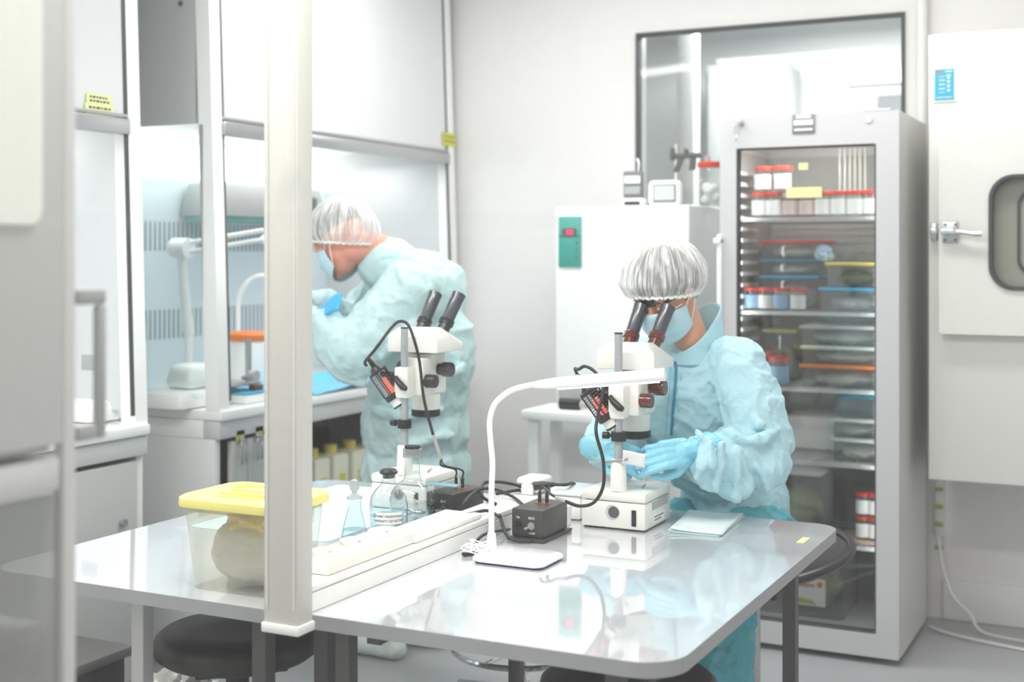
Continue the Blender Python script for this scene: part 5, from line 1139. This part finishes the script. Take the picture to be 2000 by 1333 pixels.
#PEOPLE
# ================================================================ people
def frame(fwd, upish):
    f = V(fwd).normalized(); x = f.cross(V(upish)).normalized(); u = x.cross(f); return Matrix((x, f, u)).transposed()   # local x right, y forward, z up
def head_prims(mb, c, M):
    T = lambda p: c+M @ V(p)
    mb.ball(T((0, -.012, .030)), (.074, .094, .090), M); mb.ball(T((0, .012, -.030)), (.062, .076, .074), M)
    mb.ball(T((0, .030, -.070)), (.046, .050, .040), M); mb.ball(T((0, .066, -.092)), (.022, .018, .018), M)
    mb.capsule(T((0, .080, .004)), .0085, T((0, .103, -.034)), .0125); mb.ball(T((.011, .094, -.038)), .008); mb.ball(T((-.011, .094, -.038)), .008)
    mb.capsule(T((-.036, .072, .026)), .011, T((.036, .072, .026)), .011); mb.ball(T((.040, .056, -.020)), (.018, .018, .017), M); mb.ball(T((-.040, .056, -.020)), (.018, .018, .017), M)
    mb.ball(T((0, .084, -.064)), (.022, .010, .009), M)
    for s in (-1, 1):
        mb.ball(T((s*.074, -.008, -.008)), (.007, .018, .028), M); mb.ball(T((s*.030, .074, .008)), (.013, .010, .010), M)
def hand(mb, w, y, z, curl=(20, 35, 25), side=1, scale=1.0, spread=1):
    """gloved hand; w wrist, y towards the fingers, z back of the hand, thumb on side*x"""
    y = V(y).normalized(); x = y.cross(V(z)).normalized(); z = x.cross(y); x = x*side
    T = lambda p: V(w)+(x*p[0]+y*p[1]+z*p[2])*scale
    S = scale
    mb.capsule(w, .024*S, T((0, .03, 0)), .026*S)
    for xi in (-.026, -.009, .009, .026): mb.capsule(T((xi*.8, .02, 0)), .0155*S, T((xi, .082, .001)), .0125*S)
    L = ((.041, .024, .020), (.046, .029, .021), (.043, .027, .020), (.034, .020, .017))
    for k, xi in enumerate((.027, .009, -.009, -.026)):
        p = V((xi, .084, 0)); a = 0; r = .0098 if k < 3 else .0088
        for j, l in enumerate(L[k]):
            a += math.radians(curl[j]*(1+.12*k)); q = p+V((xi*.12*spread if j == 0 else 0, l*math.cos(a), -l*math.sin(a)))
            mb.capsule(T(p), r*S, T(q), (r-.0009)*S); r -= .0009; p = q
    mb.chain([(T((.020, .018, -.008)), .016*S), (T((.046, .048, -.022)), .0125*S), (T((.050, .080, -.034)), .0105*S), (T((.040, .104, -.044)), .0092*S)])
def fold(scale, amp, dirv=None, seed=0):
    s = V(scale)
    def f(c, n):
        p = V((c.x*s.x, c.y*s.y, c.z*s.z))+V((seed, seed*2, 0))
        w_ = noise.noise_vector(p*.6)*.9
        a = noise.noise(p+w_); r = (1-min(1, abs(a)*2.6))
        b_ = noise.noise((p+w_)*2.1+V((5, 1, 2))); r2 = (1-min(1, abs(b_)*3))
        return amp*(r*r*1.0+.35*r2*r2-.35)
    return f
def hairnet(parent, c, M, R, zc=-.35, name='hairnet', seed=0, label=None):
    """bouffant cap: gathered dome and elastic band"""
    lay = []
    def f(u, v):
        ph = u*2*PI; th = v*math.radians(112)
        rr = math.sin(th); z_ = math.cos(th)
        if v > .86: rr *= 1-.12*(v-.86)/.14
        pl = (.0018+.0045*v*v)*noise.noise(V((math.cos(ph)*16, math.sin(ph)*16, seed+v*2.2)))*1.6+.006*noise.noise(V((math.cos(ph)*2.4, math.sin(ph)*2.4, seed+v*2.5)))
        p = V((R[0]*rr*math.cos(ph), R[1]*rr*math.sin(ph), R[2]*z_)); return c+M @ (p*(1+pl/.1))
    o = MB().grid(f, 140, 44, uvs=True, closed=True).build(name, NET, parent, smooth=180)
    ze = R[2]*math.cos(math.radians(112)); re = math.sin(math.radians(112))*.88
    b = MB(); pts = []; n = 150
    for k in range(n):
        ph = 2*PI*k/n; j = .003*math.sin(k*2.1)+.002*math.sin(k*3.7+1)
        pts.append(c+M @ V(((R[0]*re+j)*math.cos(ph), (R[1]*re+j)*math.sin(ph), ze+.002*math.sin(k*1.3))))
    b.tube(pts, .0042, 8, closed=True); b.build('elastic_band', mat('elastic_white', (238, 240, 238), .7), o)
    return o
def face_mask(parent, c, M, name='face_mask'):
    def f(u, v):
        az = math.radians(-78+156*u); e = abs(u-.5)*2
        z0, z1 = -.118+.030*e**2, .000-.020*e**2
        z_ = z0+(z1-z0)*v; prof = .106-.014*abs(v-.62)**1.2*1.8-.014*(1-v)**3
        r_y = prof+.012*math.exp(-(az/.35)**2)*math.exp(-((v-.72)/.25)**2); r_x = .077-.003*(1-v)
        pl = .0016*math.sin(v*PI*7)*(1-e**4)
        return c+M @ V((r_x*math.sin(az), -.0+(r_y+pl)*math.cos(az)*1.0+.002, z_))
    o = MB().grid(f, 50, 34).build(name, MASK, parent, solid=.0012, smooth=180)
    b = MB()
    for s in (-1, 1):
        for z_ in (-.026, -.088): pass
        b.cord([c+M @ V((s*.0735, .020, -.022)), c+M @ V((s*.080, .004, -.004)), c+M @ V((s*.082, -.014, .008)), c+M @ V((s*.083, -.016, -.016)), c+M @ V((s*.080, .0, -.044)), c+M @ V((s*.0715, .018, -.078))], .0016, 6)
    b.build('ear_loop', mat('loop_white', (244, 246, 246), .6), o)
    b = MB(); b.tube([c+M @ V((.0745*math.sin(a), .0995*math.cos(a), -.001-.010*(a/1.36)**2)) for a in [math.radians(-70+7*k) for k in range(21)]], .0018, 6); b.build('mask_binding', mat('binding_white', (232, 244, 248), .6), o)
    return o

# ---------------------------------------------------------------- the seated worker
N1 = at_d(1352, 668, 3.60); Hc = at_d(1296, 571, 3.55)
HM = frame((-.16, -.80, -.60), (0, -.2, 1))
SL = at_d(1440, 705, 3.52); EL = at_d(1480, 870, 3.46); WL = at_d(1352, 880, 3.33)
SR = at_d(1250, 712, 3.70); ER = at_d(1205, 850, 3.66); WR = at_d(1176, 878, 3.44)
Sc = (SL+SR)/2
hipc = V((-1.13, 3.72, .66)); KL = V((-.985, 3.17, .60)); KR = V((-1.29, 3.12, .60)); AL = V((-.985, 3.08, .11)); AR = V((-1.32, 3.02, .11))
b = MB(); head_prims(b, Hc, HM)
nk = Hc+HM @ V((0, -.035, -.045)); b.capsule(nk, .050, N1, .048); b.ball(nk, .052)
b.capsule(Sc+V((.10, .03, -.02)), .045, Sc+V((-.10, .03, -.02)), .045); b.ball(Sc+V((0, .05, -.10)), (.13, .08, .14)); b.ball((hipc+Sc)/2+V((.01, .03, 0)), (.12, .08, .17)); b.ball(hipc, (.13, .11, .09))
for s_, e_, w_ in ((SL, EL, WL), (SR, ER, WR)): b.chain([(s_+V((0, .02, -.02)), .04), (e_, .036), (w_, .024)])
for s in (1, -1):
    k_, a_ = (KL, AL) if s > 0 else (KR, AR)
    b.chain([(hipc+V((s*.08, -.02, -.02)), .075), (k_, .055), (a_, .038)]); b.capsule(a_-V((0, -.02, .06)), .03, a_+V((0, -.15, -.075)), .024)
P1b = organic(b, 'person', SKIN, None, voxel=.0042, smooth=2, label='seated person in a turquoise cleanroom gown, mask and hairnet leaning over a microscope', cat='person')
# gown jacket: continuous garment over torso and both sleeves
b = MB()
b.ball(Sc+V((0, .035, -.02)), (.185, .105, .085)); b.ball(Sc+V((0, .05, -.11)), (.185, .128, .17)); b.ball((hipc+Sc)/2+V((.01, .02, .02)), (.17, .14, .19)); b.ball(hipc+V((.005, 0, .06)), (.16, .16, .15)); b.ball(hipc+V((.0, 0, .0)), (.165, .165, .10))
b.chain([(SL+V((-.01, .02, -.015)), .082), ((SL+EL)/2+V((.012, 0, .0)), .082), (EL+V((.004, .01, .0)), .085)])
b.chain([(EL+V((-.005, 0, -.01)), .083), (EL.lerp(WL, .5)+V((0, 0, -.028)), .070), (EL.lerp(WL, .82)+V((0, .005, -.022)), .056), (WL+(EL-WL)*.1, .036)])
b.ball(at_d(1432, 935, 3.40), (.062, .05, .058)); b.ball(at_d(1490, 905, 3.42), (.07, .06, .07)); b.ball(at_d(1385, 925, 3.35), (.032, .03, .05))
b.chain([(SR+V((.01, .01, -.01)), .08), (ER, .078), (ER.lerp(WR, .5), .070), (WR.lerp(ER, .12), .042)]); b.ball(at_d(1188, 880, 3.54), (.05, .05, .065))
# soft ridges where the cloth bunches
def ridge(pts, r=.012):
    q = [at_d(*p) for p in pts]; b.chain([(p, r) for p in q])
def ridges(rs):
    for r in rs: ridge(r[0], r[1])
ridges([([(1362, 845, 3.29), (1385, 868, 3.28), (1392, 905, 3.28)], .011), ([(1378, 862, 3.29), (1372, 905, 3.28), (1362, 935, 3.30)], .010), ([(1410, 870, 3.30), (1408, 915, 3.30), (1398, 950, 3.32)], .012), ([(1436, 880, 3.33), (1442, 930, 3.33), (1436, 975, 3.36)], .012), ([(1420, 845, 3.36), (1455, 862, 3.35), (1490, 858, 3.36), (1520, 840, 3.40)], .013), ([(1465, 800, 3.42), (1480, 830, 3.38), (1515, 838, 3.40)], .012), ([(1470, 905, 3.36), (1495, 925, 3.36), (1500, 955, 3.38)], .013)])
def f1(c, n):
    base = fold((11, 11, 7), .0105, seed=3)(c, n)+fold((24, 24, 14), .0028, seed=9)(c, n)
    return base
G1 = organic(b, 'gown', GOWN, P1b, voxel=.0055, smooth=5, disp=f1)
# lower front seam/hem band and zip
def on_front(px, py, d0=3.1):   # point on the gown's surface along a line of sight
    org = EYE-root_loc(P1b); hit, loc, nr, idx = G1.ray_cast(org, ray(px, py).normalized()); return (loc+root_loc(P1b), nr) if hit else (at_d(px, py, 3.45), V((0, -1, 0)))
bpy.context.view_layer.update()
zp = [on_front(px, py) for px, py in ((1321, 706), (1320, 730), (1319, 755), (1317, 780), (1314, 805), (1313, 828), (1311, 850))]
b = MB(); b.tube([p+n_*.001 for p, n_ in zp], .0042, 8); b.build('zip', mat('zip_teal', (58, 140, 175), .5), G1)
b = MB()
for dx in (-11, 11): b.tube([p+n_*.0005+RGT*(dx/710) for p, n_ in zp], .0014, 6)
b.build('zip_seam', mat('seam_teal', (120, 196, 214), .7), G1)
MB().box(zp[0][0]+V((-.005, -.006, -.022)), zp[0][0]+V((.005, -.002, .0)), .0015).build('zip_pull', mat('pull_violet', (88, 84, 130), .5), G1)
# stand-up collar
cb = N1+V((.004, .012, .0))
CM = frame((-.12, -.82, -.52), (0, 0, 1)) 
ax = (nk-N1).normalized(); CMx = frame((-.1, -1, 0), ax); CMx = Matrix((RGT, ax.cross(RGT).normalized()*-1, ax)).transposed()
def fcol(u, v):
    a_ = 2*PI*u; rr = .074-.006*v+.006*(1-v)+.004*math.sin(a_*3+1); top = .038+.068*math.cos(a_-math.radians(30))
    h_ = -.06*(1-v)+top*v
    return cb+RGT*(math.cos(a_)*rr-.004*v)+FWD*(math.sin(a_)*rr*.9-.02*v)+V((0, 0, h_))
MB().grid(fcol, 60, 12, closed=True).build('collar', GOWN, G1, solid=.004, smooth=180)
# trousers and boot covers
b = MB(); b.ball(hipc+V((0, 0, -.02)), (.19, .16, .11))
for s in (1, -1):
    k_, a_ = (KL, AL) if s > 0 else (KR, AR)
    b.chain([(hipc+V((s*.09, -.02, -.02)), .105), (k_+V((0, 0, .0)), .088)]); b.chain([(k_, .088), (k_.lerp(a_, .45), .084), (k_.lerp(a_, .60), .066)])
organic(b, 'trousers', cloth('teal_trouser_fabric', (96, 190, 204)), P1b, voxel=.007, smooth=4, disp=lambda c, n: fold((9, 9, 20), .012, seed=5)(c, n)+fold((20, 20, 34), .004, seed=1)(c, n))
for s in (1, -1):
    k_, a_ = (KL, AL) if s > 0 else (KR, AR)
    b = MB(); b.chain([(k_.lerp(a_, .52), .070), (k_.lerp(a_, .8), .062), (a_, .055)]); b.capsule(a_-V((0, -.03, .055)), .046, a_+V((0, -.16, -.068)), .040)
    organic(b, 'boot_cover', mat('boot_cover_white', (214, 236, 238), .7), P1b, voxel=.006, smooth=3, disp=lambda c, n: max(-c.z+.001, fold((14, 14, 30), .006, seed=2)(c, n)) if False else fold((14, 14, 30), .005, seed=2)(c, n))
# gloves
b = MB(); yl = at_d(1262, 896, 3.28)-WL
hand(b, WL+V((0, 0, 0)), yl, -FWD+V((0, 0, .35)), curl=(26, 38, 20), side=-1 if (yl.cross(-FWD)).z > 0 else 1)
b.capsule(WL-yl.normalized()*.055, .036, WL, .028)
GL = organic(b, 'glove', GLOVE, P1b, voxel=.0026, smooth=2, disp=fold((50, 50, 50), .0012, seed=4))
b = MB(); yr = at_d(1232, 892, 3.32)-WR
hand(b, WR, yr, -FWD+V((0, 0, .3)), curl=(30, 40, 25), side=1)
b.capsule(WR-yr.normalized()*.05, .036, WR, .028)
organic(b, 'glove', GLOVE, P1b, voxel=.0026, smooth=2, disp=fold((50, 50, 50), .0012, seed=6))
# cuffs of the gloves drawn over the sleeves
b = MB(); d_ = (EL-WL).normalized(); u_ = d_.orthogonal().normalized(); v_ = d_.cross(u_); Mx = Matrix((u_, v_, d_)).transposed()
b.lathe([(.031, .0), (.034, .012), (.036, .026), (.041, .040), (.044, .048), (.0425, .049)], WL+d_*.005, M=Mx, cap0=False, cap1=False, seg=40); b.build('cuff', mat('cuff_blue', (116, 204, 228), .4, bump=.3, bscale=60), GL, solid=.0015)
# hair, hairnet, mask, brows
hr = MB().grid(lambda u, v: Hc+HM @ V(((.0785*math.sin(v*1.75))*math.cos(u*2*PI), -.012+.0990*math.sin(v*1.75)*math.sin(u*2*PI)*(1 if math.sin(u*2*PI) < 0 else .985), .032+.093*math.cos(v*1.75))), 60, 30, closed=True).build('hair', HAIR, P1b, smooth=180)
bq = MB(); bq.ball(at_d(1302, 548, 3.60), (.094, .092, .078), None, 4)
for v_ in bq.bm.verts: v_.co += (v_.co-at_d(1302, 548, 3.60)).normalized()*.010*noise.noise(v_.co*22)
bq.build('hair_bun', HAIR, hr)
NM = frame((-.05, -1, -.12), (0, 0, 1))
hairnet(P1b, at_d(1296, 543, 3.55), NM, (.118, .126, .111), label=None)
face_mask(P1b, Hc, HM)
b = MB()
for s in (-1, 1): b.cord([Hc+HM @ V((s*.014, .087, .022)), Hc+HM @ V((s*.030, .084, .029)), Hc+HM @ V((s*.048, .072, .024))], .0028, 6)
b.build('eyebrow', HAIR, P1b)
for s in (-1, 1):
    e = MB().ball(Hc+HM @ V((s*.030, .0775, .008)), (.0125, .0095, .0088), HM).build('eyelid', SKIN, P1b)
    MB().cord([Hc+HM @ V((s*.019, .0865, .003)), Hc+HM @ V((s*.030, .0885, .0)), Hc+HM @ V((s*.041, .083, .003))], .0009, 6).build('eyelashes', HAIR, e)
# what the hands hold
hc = at_d(1236, 890, 3.285)
b = MB(); b.grid(lambda u, v: hc+RGT*(-.026+.056*u)+V((0, 0, 1))*(-.020+.036*v)-FWD*(.0-.004*math.sin(u*3)+.018*v)-V((0, 0, .012*u)), 8, 6)
b.build('sterile_packet', mat('packet_bright_white', (250, 252, 252), .5), solid=.002, label='small white packet held between the seated worker\'s gloved fingers', cat='packet')
a_ = at_d(1158, 908, 3.34); c_ = at_d(1226, 899, 3.275)
b = MB(); b.tube([a_, c_], [.0014, .0022], 8).tube([a_+V((0, 0, .004)), c_+V((0, 0, .003))], [.0014, .002], 8); b.build('tweezers', STEEL, label='thin steel tweezers in the seated worker\'s hand behind the microscope pole', cat='tweezers')

# the seated worker's chair
t = thing('swivel_chair', 'black bucket-seat swivel chair under the seated worker', 'chair', (hipc.x, hipc.y+.02, 0))
cc = V((-1.075, 3.74, 0))
def fseat(u, v):
    a_ = u*2*PI; r_ = v; s_ = .5+.5*math.cos(a_-math.radians(52)); hgt = .50+.12*(r_**3)*(s_**.8)
    return V((cc.x+.285*r_*math.cos(a_), cc.y+.25*r_*math.sin(a_), hgt))
MB().grid(lambda u, v: fseat(u, .02+.98*v), 64, 20, closed=True).build('seat', BLKS, t, solid=.014, smooth=180)
MB().tube([fseat(k/64, 1.0) for k in range(64)], .013, 10, closed=True).build('seat_rim', BLACK, t)
MB().box((cc.x-.1, cc.y-.1, .465), (cc.x+.1, cc.y+.1, .486), .004).build('seat_plate', BLACK, t)
pc_ = on_x(1455, 1250, -1.075); pcx = V((cc.x+.01, cc.y-.02, 0))
MB().cyl((pcx.x, pcx.y, .10), (pcx.x, pcx.y, .464), .021).build('gas_lift', mat('lift_grey', (180, 182, 184), .25, metal=.7), t)
for k in range(5):
    a_ = k*2*PI/5+.9; c__, s__ = math.cos(a_), math.sin(a_)
    lg = MB().tube([(pcx.x+.02*c__, pcx.y+.02*s__, .10), (pcx.x+.16*c__, pcx.y+.16*s__, .085), (pcx.x+.28*c__, pcx.y+.28*s__, .065)], [.022, .017, .014], 12).build('leg', CHROME, t)
    MB().cyl((pcx.x+.272*c__-.014*s__, pcx.y+.272*s__+.014*c__, .026), (pcx.x+.272*c__+.014*s__, pcx.y+.272*s__-.014*c__, .026), .0255, seg=18).build('castor', BLACK, lg)

# ---------------------------------------------------------------- the bending worker
H2 = at_d(664, 470, 4.45); HM2 = frame((-.84, .10, -.54), (-.3, 0, 1))
N2 = at_d(745, 492, 4.50); S2n = at_d(800, 565, 4.36); S2f = at_d(770, 555, 4.72); E2n = at_d(688, 690, 4.24); W2n = at_d(628, 622, 4.30); E2f = at_d(680, 650, 4.78); W2f = at_d(628, 585, 4.55)
T2 = at_d(822, 575, 4.54); B2 = at_d(830, 690, 4.56); C2 = at_d(812, 830, 4.58)
b = MB(); head_prims(b, H2, HM2); nk2 = H2+HM2 @ V((0, -.035, -.045)); b.ball(nk2, .058); b.capsule(nk2, .054, N2, .06)
b.capsule(N2, .06, T2, .11); b.chain([(T2, .12), (B2, .12), (C2, .12)])
b.chain([(S2n, .05), (E2n, .04), (W2n, .028)]); b.chain([(S2f, .05), (E2f, .04), (W2f, .028)])
F2 = [V((-2.50, 4.00, .06)), V((-2.42, 4.20, .06))]; Hn = [C2+V((0, -.09, -.05)), C2+V((0, .09, -.05))]
for k in (0, 1):
    kn = Hn[k].lerp(F2[k], .5)+V((-.03, 0, 0)); b.chain([(Hn[k], .085), (kn, .06), (F2[k]+V((.03, 0, .04)), .04)]); b.capsule(F2[k]+V((.05, 0, -.02)), .034, F2[k]+V((-.13, 0, -.03)), .028)
P2b = organic(b, 'person', SKIN2, None, voxel=.006, smooth=2, label='person in a pale turquoise gown and hairnet bending over the far clean bench', cat='person')
b = MB()
b.ball(N2+V((.03, .01, -.05)), (.10, .12, .09)); b.capsule(N2+V((.03, 0, -.05)), .085, T2, .145); b.ball(T2, (.16, .19, .15)); b.ball(B2, (.165, .19, .19)); b.ball(B2.lerp(C2, .5), (.175, .19, .20)); b.ball(C2, (.185, .20, .2)); b.ball(C2-V((0, 0, .16)), (.185, .20, .18))
b.ball(C2-V((0, 0, .30)), (.175, .19, .14)); b.ball(at_d(880, 690, 4.5), (.09, .09, .16))
b.chain([(S2n, .10), (S2n.lerp(E2n, .5)+V((0, 0, .0)), .095), (E2n, .092), (E2n.lerp(W2n, .45)-V((0, 0, .015)), .082), (W2n.lerp(E2n, .1), .045)])
b.chain([(S2f, .10), (S2f.lerp(E2f, .5), .09), (E2f, .085), (W2f.lerp(E2f, .1), .045)])
for q in ([(805, 530, 4.30), (760, 600, 4.24), (715, 660, 4.18)], [(845, 600, 4.34), (800, 640, 4.26), (740, 700, 4.20)], [(900, 720, 4.40), (840, 745, 4.34), (780, 735, 4.30)], [(640, 680, 4.24), (665, 735, 4.22), (705, 745, 4.22)], [(730, 800, 4.42), (790, 815, 4.36), (860, 800, 4.4)], [(745, 850, 4.44), (800, 870, 4.38), (880, 850, 4.42)]):
    b.chain([(at_d(*p), .016) for p in q])
G2 = organic(b, 'gown', GOWN2, P2b, voxel=.008, smooth=5, disp=lambda c, n: fold((7, 7, 5), .012, seed=11)(c, n)+fold((16, 16, 10), .004, seed=2)(c, n))
b = MB()
for k in (0, 1):
    kn = Hn[k].lerp(F2[k], .5)+V((-.03, 0, 0)); b.chain([(Hn[k].lerp(kn, .5), .105), (kn, .09), (F2[k]+V((.03, 0, .1)), .066)])
organic(b, 'trousers', GOWN2, P2b, voxel=.009, smooth=3, disp=fold((8, 8, 14), .010, seed=4))
for k in (0, 1):
    b = MB(); b.capsule(F2[k]+V((.05, 0, -.015)), .043, F2[k]+V((-.14, 0, -.018)), .038); b.capsule(F2[k]+V((.03, 0, .0)), .045, F2[k]+V((.03, 0, .11)), .05)
    organic(b, 'shoe_cover', mat('shoe_cover_pale', (220, 232, 226), .6), P2b, voxel=.006, smooth=2, disp=fold((20, 20, 20), .004, seed=k))
for (w_, e_, sd, sdz) in ((W2n, E2n, 1, 3), (W2f, E2f, 1, 5)):
    b = MB(); y_ = V((-1, .25, .15)); hand(b, w_, y_, V((-.1, -.6, .7)) if w_ is W2n else V((0, .5, .8)), curl=(24, 36, 24), side=1 if w_ is W2n else -1); b.capsule(w_+(e_-w_).normalized()*.06, .04, w_, .03)
    organic(b, 'glove', mat('white_blue_glove', (206, 232, 240), .4), P2b, voxel=.0032, smooth=2)
hr = MB().grid(lambda u, v: H2+HM2 @ V(((.0765*math.sin(v*1.7))*math.cos(u*2*PI), -.014+.0975*math.sin(v*1.7)*math.sin(u*2*PI), .034+.0945*math.cos(v*1.7))), 40, 24, closed=True).build('hair', HAIR, P2b, smooth=180)
NM2 = frame((-.96, .10, .05), (0, 0, 1))
hairnet(P2b, H2+HM2 @ V((0, -.030, .022)), NM2, (.112, .132, .112), seed=7)
face_mask(P2b, H2, HM2)
for s in (-1, 1): MB().ball(H2+HM2 @ V((s*.030, .0775, .008)), (.0125, .0095, .0088), HM2).build('eyelid', SKIN2, P2b)
q = at_d(640, 603, 4.28)
def f(u, v): return q+V((-1, .1, -.45)).normalized()*(.11*(u-.5))+V((-.2, .6, .75)).normalized()*(.07*(v-.5))+V((0, 0, .006*math.sin(u*5)))
MB().grid(f, 10, 8).build('blue_pouch', mat('bright_blue_pouch', (60, 178, 228), .4), solid=.008, label='bright blue pouch held in front of the bending worker', cat='pouch')
